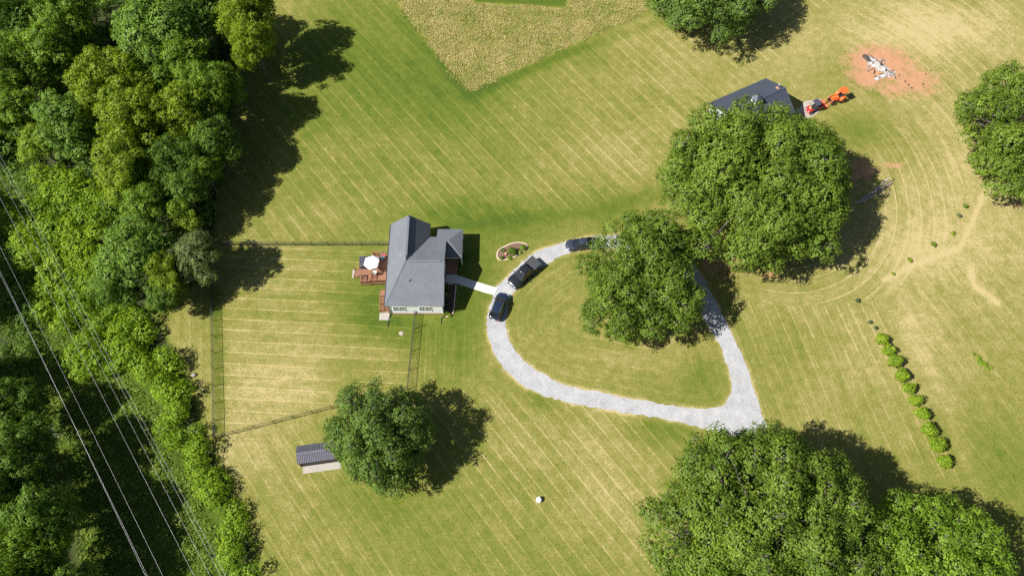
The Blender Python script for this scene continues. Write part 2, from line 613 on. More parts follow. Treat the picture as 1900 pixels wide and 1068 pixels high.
# ------------------------------------------------------------------ numpy noise and region masks
def vnoise(x, y, scale, seed):
    rs = np.random.RandomState(seed)
    T = rs.rand(256, 256)
    x = x * scale + 1000.0
    y = y * scale + 1000.0
    xi, yi = np.floor(x).astype(int), np.floor(y).astype(int)
    fx, fy = x - xi, y - yi
    fx, fy = fx * fx * (3 - 2 * fx), fy * fy * (3 - 2 * fy)
    a = T[xi % 256, yi % 256]
    b = T[(xi + 1) % 256, yi % 256]
    c = T[xi % 256, (yi + 1) % 256]
    d = T[(xi + 1) % 256, (yi + 1) % 256]
    return (a * (1 - fx) + b * fx) * (1 - fy) + (c * (1 - fx) + d * fx) * fy


def fbm(x, y, scale, seed, octv=4):
    s, amp, tot = 0, 1.0, 0
    for i in range(octv):
        s = s + amp * vnoise(x, y, scale * 2 ** i, seed + i)
        tot += amp
        amp *= 0.5
    return s / tot


def seg_dist(X, Y, poly, closed=True):
    d2 = np.full(X.shape, 1e9)
    n = len(poly)
    for i in range(n if closed else n - 1):
        ax, ay = poly[i][0], poly[i][1]
        bx, by = poly[(i + 1) % n][0], poly[(i + 1) % n][1]
        dx, dy = bx - ax, by - ay
        L = dx * dx + dy * dy + 1e-9
        t = np.clip(((X - ax) * dx + (Y - ay) * dy) / L, 0, 1)
        d2 = np.minimum(d2, (X - ax - t * dx) ** 2 + (Y - ay - t * dy) ** 2)
    return np.sqrt(d2)


def inside(X, Y, poly):
    r = np.zeros(X.shape, bool)
    n = len(poly)
    for i in range(n):
        ax, ay = poly[i][0], poly[i][1]
        bx, by = poly[(i + 1) % n][0], poly[(i + 1) % n][1]
        c = ((ay > Y) != (by > Y)) & (X < (bx - ax) * (Y - ay) / (by - ay + 1e-12) + ax)
        r ^= c
    return r


def region(X, Y, poly, soft=0.6):
    sd = seg_dist(X, Y, poly)
    sd = np.where(inside(X, Y, poly), sd, -sd)
    return np.clip(0.5 + sd / (2 * soft), 0, 1)


def blob(X, Y, c, rx, ry, rot=0.0):
    dx, dy = X - c[0], Y - c[1]
    ca, sa = math.cos(rot), math.sin(rot)
    a = (dx * ca + dy * sa) / rx
    b = (-dx * sa + dy * ca) / ry
    return np.exp(-(a * a + b * b))


# ------------------------------------------------------------------ plan outlines read off the photograph
OUTER = spots([(1200, 440), (1160, 436), (1100, 438), (1060, 447), (1030, 455), (1000, 465), (982, 475), (958, 496), (938, 517), (921, 533), (912, 560),
               (905, 582), (904, 600), (906, 620), (917, 653), (936, 683), (974, 717), (1030, 740), (1105, 756), (1180, 768), (1254, 781),
               (1326, 800), (1356, 815), (1382, 850), (1400, 900), (1410, 1000), (1410, 1180), (1500, 1180), (1490, 1000), (1465, 900), (1438, 830), (1423, 792),
               (1404, 740), (1386, 683), (1363, 631), (1344, 590), (1318, 541), (1296, 504), (1275, 480), (1240, 455)])
INNER = spots([(1160, 461), (1100, 461), (1084, 463), (1060, 468), (1030, 481), (1007, 496), (981, 515), (960, 534), (947, 552), (939, 580), (938, 595), (942, 620),
               (953, 644), (977, 672), (1011, 696), (1048, 713), (1105, 726), (1180, 740), (1254, 753), (1303, 758), (1337, 754), (1352, 740),
               (1357, 717), (1354, 695), (1344, 665), (1335, 638), (1322, 616), (1303, 586), (1284, 549), (1277, 522), (1262, 505), (1230, 485), (1195, 468)])
FOREST = spots([(-300, -150), (545, -150), (495, 0), (470, 90), (432, 190), (405, 330), (395, 430), (375, 520), (330, 540), (270, 565), (300, 610), (335, 690), (365, 760), (400, 850),
                (440, 950), (470, 1020), (500, 1120), (520, 1400), (-300, 1400)])
ROW = spots([(-150, 230), (60, 330), (150, 480), (260, 620), (330, 760), (400, 900), (440, 1000), (470, 1100), (480, 1300), (150, 1300), (140, 1000), (100, 850), (30, 640), (-150, 480)])
PLOT = spots([(725, -60), (742, 14), (800, 88), (870, 170), (960, 130), (1080, 75), (1198, 18), (1185, -60)])
GAP = spots([(870, -60), (880, 4), (985, 10), (1050, 14), (1062, -60)])
YARD = spots([(398, 455), (720, 455), (718, 560), (770, 600), (758, 715), (640, 752), (402, 812)])


def densify(poly, step, jit, seed):
    rng = random.Random(seed)
    out = []
    n = len(poly)
    for i in range(n):                     # Catmull-Rom through the surveyed corners
        p0, p1, p2, p3 = (Vector(poly[(i + k) % n]) for k in (-1, 0, 1, 2))
        k = max(2, int((p2 - p1).length / step))
        for j in range(k):
            t = j / k
            q = 0.5 * ((2 * p1) + (p2 - p0) * t + (2 * p0 - 5 * p1 + 4 * p2 - p3) * t * t + (3 * p1 - p0 - 3 * p2 + p3) * t ** 3)
            out.append(Vector((q.x + rng.uniform(-jit, jit), q.y + rng.uniform(-jit, jit), 0)))
    return out


OUT_D = densify(OUTER, 0.5, 0.15, 1)
IN_D = densify(INNER, 0.5, 0.15, 2)


def sheet(name, loops, z, mat, parent=None, skirt=0.03):
    """flat sheet with an outer loop and holes, its rim turned down into the ground"""
    tris = tessellate_polygon([[Vector((p[0], p[1], 0)) for p in lp] for lp in loops])
    flat = [p for lp in loops for p in lp]
    mb = MB()
    mb.add([(p[0], p[1], z) for p in flat], tris)
    for lp in loops:
        n = len(lp)
        mb.add([(p[0], p[1], z) for p in lp] + [(p[0], p[1], z - skirt) for p in lp],
               [(i, (i + 1) % n, n + (i + 1) % n, n + i) for i in range(n)])
    me = bpy.data.meshes.new(name)
    me.from_pydata(mb.v, [], mb.f)
    bm = bmesh.new()
    bm.from_mesh(me)
    bmesh.ops.remove_doubles(bm, verts=bm.verts, dist=1e-4)
    for f in bm.faces:
        f.normal_update()
        if abs(f.normal.z) > 0.5 and f.normal.z < 0:
            f.normal_flip()
    bm.to_mesh(me)
    bm.free()
    me.materials.append(M[mat])
    o = bpy.data.objects.new(name, me)
    col.objects.link(o)
    o.parent = parent
    return o


# ------------------------------------------------------------------ the land
def build_ground():
    st = 0.33
    def axis(a, b):
        core = list(np.arange(a, b + st / 2, st))
        lo, hi, s = [], [], st
        x0, x1 = a, core[-1]
        while x0 > -1800:
            s *= 1.55
            x0 -= s
            x1 += s
            lo.append(x0)
            hi.append(x1)
        return np.array(lo[::-1] + core + hi)
    xs, ys = axis(-96, 98), axis(4, 116)
    nx, ny = len(xs), len(ys)
    X, Y = np.meshgrid(xs, ys)
    X, Y = X.ravel(), Y.ravel()
    n = nx * ny
    co = np.zeros((n, 3), np.float32)
    co[:, 0], co[:, 1] = X, Y
    i, j = np.meshgrid(np.arange(nx - 1), np.arange(ny - 1))
    a = (j * nx + i).ravel()
    faces = np.stack([a, a + 1, a + nx + 1, a + nx], 1).astype(np.int32)
    me = bpy.data.meshes.new('ground')
    me.vertices.add(n)
    me.vertices.foreach_set('co', co.ravel())
    me.loops.add(faces.size)
    me.loops.foreach_set('vertex_index', faces.ravel())
    me.polygons.add(len(faces))
    me.polygons.foreach_set('loop_start', np.arange(0, faces.size, 4, dtype=np.int32))
    me.update()

    # the cover of the land
    dry = np.full(n, 0.50)
    def B(u, v, r, amt, ry=None, rot=0.0):
        c = spot(u, v)
        k = span(u, v, 1.0)
        return amt * blob(X, Y, c, r * k, (ry or r) * k * 1.15, rot)
    # browner and greener stretches
    for u, v, r, amt, ry in [
        (760, 150, 190, -0.22, 160), (640, 90, 90, -0.16, 120), (870, 60, 90, -0.10, 60), (820, 180, 90, -0.16, 60), (1120, 190, 120, 0.05, 90),
        (1160, 290, 90, 0.14, 60), (1040, 300, 140, 0.04, 70), (850, 395, 70, -0.20, 30), (980, 400, 130, -0.12, 35), (1120, 370, 120, -0.10, 30),
        (690, 560, 55, -0.34, 60), (745, 610, 70, -0.30, 36), (860, 590, 45, -0.30, 60), (880, 480, 60, -0.30, 70), (960, 425, 70, -0.22, 40),
        (620, 400, 130, 0.05, 40), (560, 290, 100, 0.0, 60), (500, 720, 120, 0.30, 60), (520, 520, 110, 0.14, 60), (560, 640, 150, 0.10, 60),
        (700, 650, 60, 0.12, 30), (470, 840, 120, 0.24, 60), (560, 950, 150, 0.14, 90), (1050, 850, 130, 0.20, 90), (1180, 960, 90, 0.20, 90),
        (900, 950, 120, 0.06, 80), (830, 660, 60, -0.14, 60), (1230, 800, 60, -0.22, 22), (1000, 735, 40, -0.24, 20), (1100, 640, 160, 0.05, 60), (1000, 560, 60, -0.06, 60), (1300, 700, 40, -0.24, 40),
        (1180, 715, 90, -0.10, 18), (1500, 680, 120, 0.12, 140), (1450, 620, 60, -0.04, 60), (1600, 240, 80, -0.20, 40), (1580, 240, 40, -0.12, 24),
        (1650, 60, 260, 0.28, 70), (1800, 300, 110, 0.26, 160), (1700, 440, 140, 0.20, 80), (1480, 130, 90, 0.06, 50), (1860, 560, 130, 0.10, 140),
        (1800, 800, 120, -0.10, 160), (1700, 620, 90, 0.20, 160), (1860, 880, 80, -0.12, 80), (330, 640, 40, 0.10, 90), (1720, 40, 120, 0.16, 60),
        (640, 690, 60, -0.12, 30), (1010, 880, 60, -0.10, 40), (700, 930, 120, -0.10, 40), (1100, 100, 60, -0.16, 30), (1290, 60, 60, 0.0, 40),
    ]:
        dry += B(u, v, r, amt, ry)
    dry += 0.34 * (fbm(X, Y, 0.05, 11) - 0.5)
    dry += 0.015 + 0.10 * np.clip((X - 15) / 40, 0, 1)
    # a straw rim where the gravel meets the grass, and a greener rim at the plot
    dd = np.minimum(seg_dist(X, Y, OUT_D), seg_dist(X, Y, IN_D))
    dry += 0.55 * np.exp(-(dd / 0.32) ** 2) * np.clip(fbm(X, Y, 0.35, 61) * 2.4 - 0.55, 0, 1)
    pd = seg_dist(X, Y, PLOT)
    pin = inside(X, Y, PLOT)
    dry -= np.where(pin, 0, 0.15 * np.exp(-(pd / 1.8) ** 2))
    plot = region(X, Y, PLOT, 0.4) * (1 - region(X, Y, GAP, 0.4))
    dry = dry * (1 - plot) + plot * 0.72
    gap = region(X, Y, GAP, 0.4)
    dry -= 0.35 * gap
    row = region(X, Y, ROW, 2.0)
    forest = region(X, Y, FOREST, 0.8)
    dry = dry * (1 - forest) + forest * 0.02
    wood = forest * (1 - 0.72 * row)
    fl = spots([(401, 540), (408, 812)])
    dry -= 0.30 * np.exp(-(seg_dist(X, Y, fl, False) / 0.9) ** 2)
    # worn tracks
    for tr, wd, amt in [([(1875, 335), (1830, 350), (1800, 420), (1780, 460), (1700, 490), (1640, 520)], 0.4, 0.26),
                        ([(1800, 500), (1808, 530), (1850, 560)], 0.55, 0.36),
                        ([(1690, 600), (1760, 760), (1800, 880), (1830, 960)], 1.1, 0.12),
                        ([(1650, 520), (1690, 600)], 0.9, 0.1)]:
        dry += amt * np.exp(-(seg_dist(X, Y, spots(tr), False) / wd) ** 2)
    for tr, wd, amt in [([(835, 420), (960, 405), (1110, 395), (1235, 352)], 1.3, -0.16), ([(1225, 40), (1040, 105), (870, 180)], 1.0, -0.2)]:
        dry += amt * np.exp(-(seg_dist(X, Y, spots(tr), False) / wd) ** 2)
    # mowing passes
    u = np.zeros(n)
    la = np.zeros(n)
    def passes(mask, coord, amt):
        nonlocal u, la
        u = np.where(mask > la, coord, u)
        la = np.maximum(la, mask * amt)
    def lin(deg, width, off=0.0):
        t = R_(deg + 90)
        return (X * math.cos(t) + Y * math.sin(t)) / width + off
    big = spots([(380, -150), (735, -150), (740, 20), (868, 172), (1200, 30), (1460, 90), (1330, 190), (1230, 330), (1110, 380), (960, 412), (700, 400), (690, 446), (390, 446)])
    passes(region(X, Y, big, 0.7), lin(-51.5, 1.88), 0.80)
    passes(region(X, Y, spots([(1440, 60), (1540, 10), (1640, -150), (1460, -150), (1435, 0)]), 1.2), lin(-51.5, 1.9), 0.8)
    passes(region(X, Y, YARD, 0.6), Y / 1.75 + 0.03 * X, 0.85)
    passes(region(X, Y, spots([(285, 560), (386, 540), (394, 800), (385, 820)]), 0.5), lin(-80, 1.7), 0.5)
    passes(region(X, Y, spots([(775, 610), (900, 610), (915, 660), (880, 705), (765, 705)]), 0.6), X / 1.4, 0.6)
    low = spots([(400, 830), (600, 770), (700, 760), (900, 710), (975, 725), (1330, 808), (1330, 1200), (450, 1200), (480, 1000)])
    passes(region(X, Y, low, 0.7), lin(-52, 1.70), 0.55 + 0.35 * np.clip((X + 20) / 20, 0, 1))
    island = region(X, Y, IN_D, 0.5)
    passes(island, seg_dist(X, Y, IN_D) / 1.6, 0.45)
    arc = spots([(1590, 260), (1660, 210), (1760, 240), (1800, 330), (1770, 440), (1640, 560), (1420, 590), (1400, 540), (1600, 420), (1640, 330)])
    cc = spot(1440, 350)
    passes(region(X, Y, arc, 1.0), np.hypot(X - cc.x, (Y - cc.y) * 0.92) / 1.9, 0.72)
    passes(region(X, Y, spots([(1660, 200), (1560, 240), (1560, 180), (1560, 60), (1660, -20), (1880, -20), (1890, 100), (1790, 200), (1800, 330), (1760, 240)]), 2.0), np.hypot(X - cc.x, (Y - cc.y) * 0.92) / 2.1, 0.6)
    rt = spots([(1330, 560), (1640, 560), (1800, 900), (1480, 800), (1430, 800)])
    passes(region(X, Y, rt, 1.0), lin(-76, 1.8), 0.65)
    passes(region(X, Y, spots([(1660, 560), (1780, 470), (1900, 420), (1900, 960), (1820, 900)]), 1.5), lin(-66, 2.0), 0.45)
    la *= 0.55 + 0.9 * (fbm(X, Y, 0.08, 31) - 0.25)
    la = np.clip(la, 0, 1)
    # red clay
    soil = np.zeros(n)
    for uu, vv, r, ry, amt in [(1635, 118, 70, 44, 1.15), (1695, 150, 62, 38, 0.85), (1610, 140, 46, 34, 0.95), (1660, 165, 50, 24, 0.75), (1720, 150, 30, 24, 0.35), (1655, 308, 26, 14, 0.62), (1600, 315, 34, 26, 0.85), (1590, 345, 26, 20, 0.5), (1430, 510, 34, 12, 0.70),
                               (1330, 470, 60, 60, 0.75), (1270, 590, 30, 40, 0.5), (1225, 640, 30, 14, 0.4), (1290, 612, 16, 10, 0.5), (1220, 380, 30, 22, 0.35), (345, 712, 14, 9, 0.35), (500, 805, 36, 12, 0.42), (745, 618, 7, 5, 0.9),
                               (1885, 378, 16, 9, 0.6), (985, 700, 18, 9, 0.5), (975, 690, 18, 8, 0.4), (1815, 520, 10, 20, 0.35), (1345, 445, 80, 40, 0.5), (1410, 440, 90, 50, 0.4), (870, 380, 8, 5, 0.4)]:
        soil = np.maximum(soil, B(uu, vv, r, amt, ry))
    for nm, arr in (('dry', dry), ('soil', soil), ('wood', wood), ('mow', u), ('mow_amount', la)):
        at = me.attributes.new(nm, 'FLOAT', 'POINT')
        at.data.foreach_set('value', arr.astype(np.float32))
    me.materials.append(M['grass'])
    o = bpy.data.objects.new('ground', me)
    col.objects.link(o)
    tag(o, 'mown grass land with mowing stripes, dry patches and bare red clay', 'ground', kind='structure')


build_ground()
tag(sheet('gravel_driveway', [OUT_D, IN_D], 0.035, 'gravel', skirt=0.06), 'pale grey gravel driveway looping round a grass island', 'driveway', kind='structure')
WALK = spots([(827, 509.5), (848, 511), (900, 527.5), (923, 534), (917, 547.5), (900, 543), (847, 526), (827, 525)])
tag(sheet('concrete_path', [WALK], 0.07, 'concrete', skirt=0.10), 'pale concrete path from the front porch to the driveway', 'path', kind='structure')
PAD = spots([(1480, 205), (1490, 190), (1505, 186), (1522, 184), (1532, 193), (1528, 201), (1505, 217), (1470, 228), (1440, 225)])
tag(sheet('barn_apron', [densify(PAD, 0.8, 0.1, 3)], 0.03, 'pad', skirt=0.06), 'tan gravel apron at the end of the dark barn', 'apron', kind='structure')


# ------------------------------------------------------------------ foliage
def fib(n, rng):
    i = np.arange(n) + 0.5
    ph = np.arccos(1 - 2 * i / n)
    th = math.pi * (1 + 5 ** 0.5) * i + rng.uniform(0, 6.28)
    return np.stack([np.cos(th) * np.sin(ph), np.sin(th) * np.sin(ph), np.cos(ph)], 1)


def unit(a):
    return a / (np.linalg.norm(a, axis=1, keepdims=True) + 1e-9)


def quads_mesh(name, P, T, S, tint, mat, fold=0.0):
    """one rhombic leaf for every row: centre P, half-length T, half-width S"""
    n = len(P)
    nor = np.cross(T, S)
    nor = unit(nor) * (np.linalg.norm(S, axis=1, keepdims=True) * fold)
    V = np.stack([P - T, P + S * 1.0 - T * 0.1 + nor, P + T, P - S * 1.0 - T * 0.1 + nor], 1).reshape(-1, 3).astype(np.float32)
    me = bpy.data.meshes.new(name)
    me.vertices.add(4 * n)
    me.vertices.foreach_set('co', V.ravel())
    me.loops.add(4 * n)
    me.loops.foreach_set('vertex_index', np.arange(4 * n, dtype=np.int32))
    me.polygons.add(n)
    me.polygons.foreach_set('loop_start', np.arange(0, 4 * n, 4, dtype=np.int32))
    me.update()
    at = me.attributes.new('tint', 'FLOAT', 'FACE')
    at.data.foreach_set('value', np.clip(tint, 0, 1).astype(np.float32))
    me.materials.append(mat)
    return me


def leaf_cloud(name, boughs, rng, mat, spacing=1.05, clump=0.62, per=20, leaf=0.2, lowcut=-0.45, tvar=0.16, up=0.35):
    """boughs: (centre, radius, squash, outward). Leaf clumps cover every bough's outer side."""
    C, O = [], []
    bt = []
    for c, r, sq, out in boughs:
        k = max(6, int(4 * math.pi * r * r / spacing ** 2))
        d = unit(fib(k, rng) + rng.normal(0, 0.12, (k, 3)))
        keep = (d @ np.array(out) > -0.40) & (d[:, 2] > lowcut)
        d = d[keep]
        rad = r * (0.86 + 0.26 * rng.rand(len(d))) * (1 + 0.10 * np.sin(d[:, 0] * 5 + c[0]) * np.cos(d[:, 1] * 6 + c[1]))
        C.append(np.array(c) + d * rad[:, None] * np.array([1, 1, sq]))
        O.append(d)
        bt.append(np.full(len(d), rng.normal(0, 0.11)))
    C, O, bt = np.concatenate(C), np.concatenate(O), np.concatenate(bt)
    nc = len(C)
    cr = clump * (0.65 + 0.7 * rng.rand(nc))
    ct = 0.45 + bt + rng.normal(0, tvar, nc)
    off = rng.normal(0, 1, (nc, per, 3))
    off = off / (np.linalg.norm(off, axis=2, keepdims=True)) * (rng.rand(nc, per, 1) ** 0.45)
    P = C[:, None] + off * cr[:, None, None] * np.array([1, 1, 0.75])
    nrm = 0.85 * O[:, None] + 0.45 * off + rng.normal(0, 0.34, (nc, per, 3))
    nrm[..., 2] += up
    P, nrm = P.reshape(-1, 3), unit(nrm.reshape(-1, 3))
    t = unit(np.cross(nrm, rng.normal(0, 1, nrm.shape)))
    s = np.cross(nrm, t)
    sz = leaf * (0.7 + 0.6 * rng.rand(len(P), 1))
    tint = np.repeat(ct, per) + rng.normal(0, 0.13, nc * per)
    return quads_mesh(name, P, t * sz, s * sz * 0.62, tint, mat, 0.25)


def crown_boughs(rng, subs, wob=0.16):
    """subs: (x, y, zc, R, Vup, bough radius). A dome of separate boughs over a looser inner one for every sub-crown."""
    out = []
    for (x, y, zc, R, V, br) in subs:
        for shell, fac, bs in ((1.0, 2.5, 1.0), (0.74, 1.1, 1.35)):
            k = max(7, int(fac * (R * shell / (br * bs)) ** 2))
            d = unit(fib(k, rng) + rng.normal(0, 0.16, (k, 3)))
            d = d[d[:, 2] > -0.62]
            for q in d:
                w = 1 + rng.normal(0, wob * 0.55) + wob * math.sin(3 * math.atan2(q[1], q[0]) + x) * 0.5
                b = br * bs * rng.uniform(0.62, 1.25)
                rr = max(0.1, R * shell * w - b * 0.92)
                rv = max(0.1, V * shell * (1 + rng.normal(0, 0.09)) - b * 0.75)
                out.append(((x + q[0] * rr, y + q[1] * rr, zc + q[2] * rv * (1.0 if q[2] > 0 else 0.85)), b, 0.82, tuple(unit(np.array([[q[0], q[1], q[2] + 0.35]]))[0])))
    return out


def limbs(rng, boughs, H, base, tr, twigs=4):
    """tapered trunk with a limb to every bough and a few bare twigs"""
    mb = MB()
    fork = base
    lean = (rng.uniform(-0.3, 0.3), rng.uniform(-0.3, 0.3))
    mb.tube([(0, 0, -0.2), (0.02, 0, 0.4), (lean[0] * 0.5, lean[1] * 0.5, fork * 0.6), (lean[0], lean[1], fork), (lean[0] * 1.5, lean[1] * 1.5, H * 0.62)],
            [tr * 1.5, tr * 1.05, tr * 0.95, tr * 0.85, tr * 0.3], 10)
    for c, r, sq, out in boughs:
        c = Vector(c)
        z0 = min(fork + rng.uniform(0, 0.3) * H, c.z - 0.3, H * 0.6)
        z0 = max(z0, fork * 0.6)
        s = Vector((lean[0], lean[1], z0))
        m = s.lerp(c, 0.5) + Vector((rng.uniform(-0.4, 0.4), rng.uniform(-0.4, 0.4), 0.15 * (c - s).length * 0.5))
        L = (c - s).length
        r0 = min(tr * 0.5, 0.05 + 0.022 * L)
        mb.tube([s, s.lerp(m, 0.5) + Vector((0, 0, 0.1)), m, m.lerp(c, 0.6), c], [r0, r0 * 0.85, r0 * 0.65, r0 * 0.45, r0 * 0.3], 5, False)
        for _ in range(twigs):
            q = Vector(rng.normal(0, 1, 3)).normalized()
            q = (q + Vector(out) * 0.8).normalized()
            e = c + Vector((q.x, q.y, q.z * sq)) * r * rng.uniform(0.75, 1.02)
            a = c.lerp(e, 0.5) + Vector(rng.normal(0, 0.12 * r, 3))
            mb.tube([c, a, e], [r0 * 0.3, r0 * 0.2, 0.012], 4, False)
    return mb


def tree(name, label, loc, subs, seed, mat, base=2.5, tr=0.45, group=None, cat='tree', twigs=4, **kw):
    """one tree: an Empty at the foot, trunk with limbs, and crown of leaves"""
    rng = np.random.RandomState(seed)
    t = thing(name, label, cat, loc, 0.0, group)
    bs = crown_boughs(rng, subs, kw.pop('wob', 0.16))
    H = max(s[2] + s[4] for s in subs)
    limbs(rng, bs, H, base, tr, twigs).build('trunk', BARK, t, True)
    me = leaf_cloud('crown', bs, rng, LEAF[mat], **kw)
    o = bpy.data.objects.new('crown', me)
    col.objects.link(o)
    o.parent = t
    return t


def at_crown(u, v, zc):
    p = spot(u, v, zc)
    return (p.x, p.y, 0.0)


# the great shade trees round the house
tree('oak_tree', 'broadest dark green oak standing between the barn and the driveway', at_crown(1408, 346, 9.5),
     [(0, 0, 9.5, 13.2, 7.8, 2.31), (-6.5, 1.5, 8.0, 7.6, 6.0, 1.90), (-2.5, 5.8, 8.8, 7.2, 6.6, 1.90), (5.5, 4.8, 8.8, 7.0, 6.4, 1.90), (-6.0, 7.4, 8.4, 5.2, 6.0, 1.8), (4.6, 8.2, 8.8, 5.4, 6.4, 1.8), (6.0, -2.2, 8.0, 7.6, 6.0, 1.90), (1, -4.2, 7.5, 6.6, 5.0, 1.77)], 11, 'oak', 2.8, 0.75,
     spacing=1.0, per=22, clump=0.65, leaf=0.180)
tree('oak_tree', 'oak on the grass island overhanging the driveway beside the parked sedan', at_crown(1186, 512, 7.5),
     [(0, 1.5, 8.0, 7.6, 6.0, 1.63), (-2.4, -4.2, 6.6, 6.0, 4.6, 1.36), (3.0, -2.0, 7.0, 6.0, 5.0, 1.36), (2.5, 5.5, 7.2, 5.0, 4.6, 1.36)], 12, 'oak', 2.2, 0.5,
     spacing=0.92, per=22, clump=0.57, leaf=0.160)
tree('shade_tree', 'round dark green tree overhanging the small dark shed', at_crown(704, 800, 7.0),
     [(0, 0, 7.0, 6.5, 6.0, 1.29), (-1.9, 0.3, 5.5, 5.0, 4.5, 1.16), (1.0, -2.8, 5.2, 5.0, 4.2, 1.16)], 13, 'water_oak', 1.8, 0.42,
     spacing=0.82, per=22, clump=0.49, leaf=0.140)
tree('oak_tree', 'huge olive green oak over the mouth of the driveway', at_crown(1418, 968, 11.5),
     [(0.5, 0.5, 12.2, 11.2, 7.8, 1.77), (-7.0, -1.5, 9.2, 7.2, 5.6, 1.50), (-3.5, 5.0, 9.8, 5.8, 5.6, 1.36), (2.0, 5.5, 10.6, 5.6, 5.8, 1.36), (6.0, -4.0, 10.0, 7.8, 6.2, 1.56), (5.5, 2.5, 11.0, 6.2, 6.2, 1.50)], 19, 'oak', 2.8, 0.8,
     spacing=1.0, per=22, clump=0.63, leaf=0.167)
tree('shade_tree', 'bright green tree in the lower right corner beside the huge oak', at_crown(1722, 1035, 7.5),
     [(0, 0, 7.5, 8.2, 5.8, 1.50), (5.0, -2.5, 6.4, 6.0, 4.6, 1.29), (-5.4, 0.6, 7.6, 5.6, 5.2, 1.29), (-8.2, -2.5, 7.4, 5.0, 5.2, 1.29), (-1.0, -6.5, 6.8, 6.5, 5.0, 1.36)], 15, 'fresh', 2.4, 0.5,
     spacing=0.95, per=22, clump=0.59, leaf=0.160)
tree('shade_tree', 'bright green tree below the huge oak at the bottom edge', at_crown(1350, 1085, 8.0),
     [(0, 0, 8.0, 7.0, 6.5, 1.43), (6.5, -2.0, 7.0, 5.6, 5.0, 1.29)], 16, 'fresh', 2.4, 0.45,
     spacing=0.95, per=22, clump=0.57, leaf=0.160)
tree('oak_tree', 'dark green oak cut by the right edge beyond the dirt track', at_crown(1895, 240, 8.0),
     [(0, 0, 8.5, 9.0, 7.0, 1.77), (-1.0, -5.0, 7.0, 6.5, 5.2, 1.50), (1.0, 6.0, 7.0, 6.2, 5.0, 1.50)], 17, 'oak', 2.4, 0.6,
     spacing=1.0, per=22, clump=0.63, leaf=0.173)
tree('oak_tree', 'dark oak cut by the top edge behind the field', at_crown(1315, -20, 8.0),
     [(0, 0, 8.0, 9.6, 6.6, 1.77), (-6.2, 1.0, 6.2, 5.2, 4.6, 1.36), (5.0, 1.0, 7.5, 6.5, 5.4, 1.50)], 18, 'water_oak', 2.4, 0.6,
     spacing=1.0, per=22, clump=0.63, leaf=0.173)

# ---------------- the wood at the left: four grown shapes, set out tree by tree
def proto(seed, subs, base, tr, **kw):
    rng = np.random.RandomState(seed)
    bs = crown_boughs(rng, subs, kw.pop('wob', 0.2))
    H = max(s[2] + s[4] for s in subs)
    tm = limbs(rng, bs, H, base, tr, 3).mesh('trunk')
    tm.materials.append(BARK)
    cm = leaf_cloud('crown', bs, rng, LEAF['fresh'], **kw)
    return tm, cm


SHAPES = {
    'round': (proto(31, [(0, 0, 9.0, 5.6, 5.6, 1.7), (1.5, -2.0, 7.0, 4.2, 4.5, 1.5)], 3.5, 0.3, spacing=0.85, per=22, clump=0.55, leaf=0.167), 6.0, 15.0),
    'spread': (proto(32, [(0, 0, 9.0, 6.0, 4.8, 1.5), (-3.0, 2.0, 8.0, 3.8, 4.0, 1.3), (2.5, 2.5, 8.0, 3.6, 4.4, 1.3)], 4.0, 0.32, spacing=0.8, per=21, clump=0.5, leaf=0.160, wob=0.3), 6.4, 14.0),
    'feather': (proto(33, [(0, 0, 10.0, 4.6, 5.4, 1.25), (1.8, 1.5, 8.5, 3.4, 4.0, 1.1), (-2.2, -1.0, 8.0, 3.4, 4.0, 1.1)], 4.0, 0.26, spacing=0.72, per=21, clump=0.45, leaf=0.137, wob=0.3), 5.0, 15.4),
    'tall': (proto(34, [(0, 0, 10.5, 4.2, 6.5, 1.5), (0.8, -0.8, 6.5, 4.0, 4.5, 1.4)], 3.0, 0.28, spacing=0.8, per=22, clump=0.5, leaf=0.160), 4.4, 17.0),
}


def wood_tree(label, u, v, rpx, H, shape, mat, group='trees of the wood at the left', name='woodland_tree'):
    (tm, cm), R0, H0 = SHAPES[shape]
    zc = H * 0.62
    p = spot(u, v, zc)
    s = span(u, v, rpx, zc) / R0
    t = thing(name, label, 'tree', (p.x, p.y, 0), random.uniform(0, 6.28), group)
    t.scale = (s, s * random.uniform(0.92, 1.08), H / H0)
    for nm, me in (('trunk', tm), ('crown', cm)):
        o = bpy.data.objects.new(nm, me)
        col.objects.link(o)
        o.parent = t
        if nm == 'crown':
            o.material_slots[0].link = 'OBJECT'
            o.material_slots[0].material = LEAF[mat]
    return t


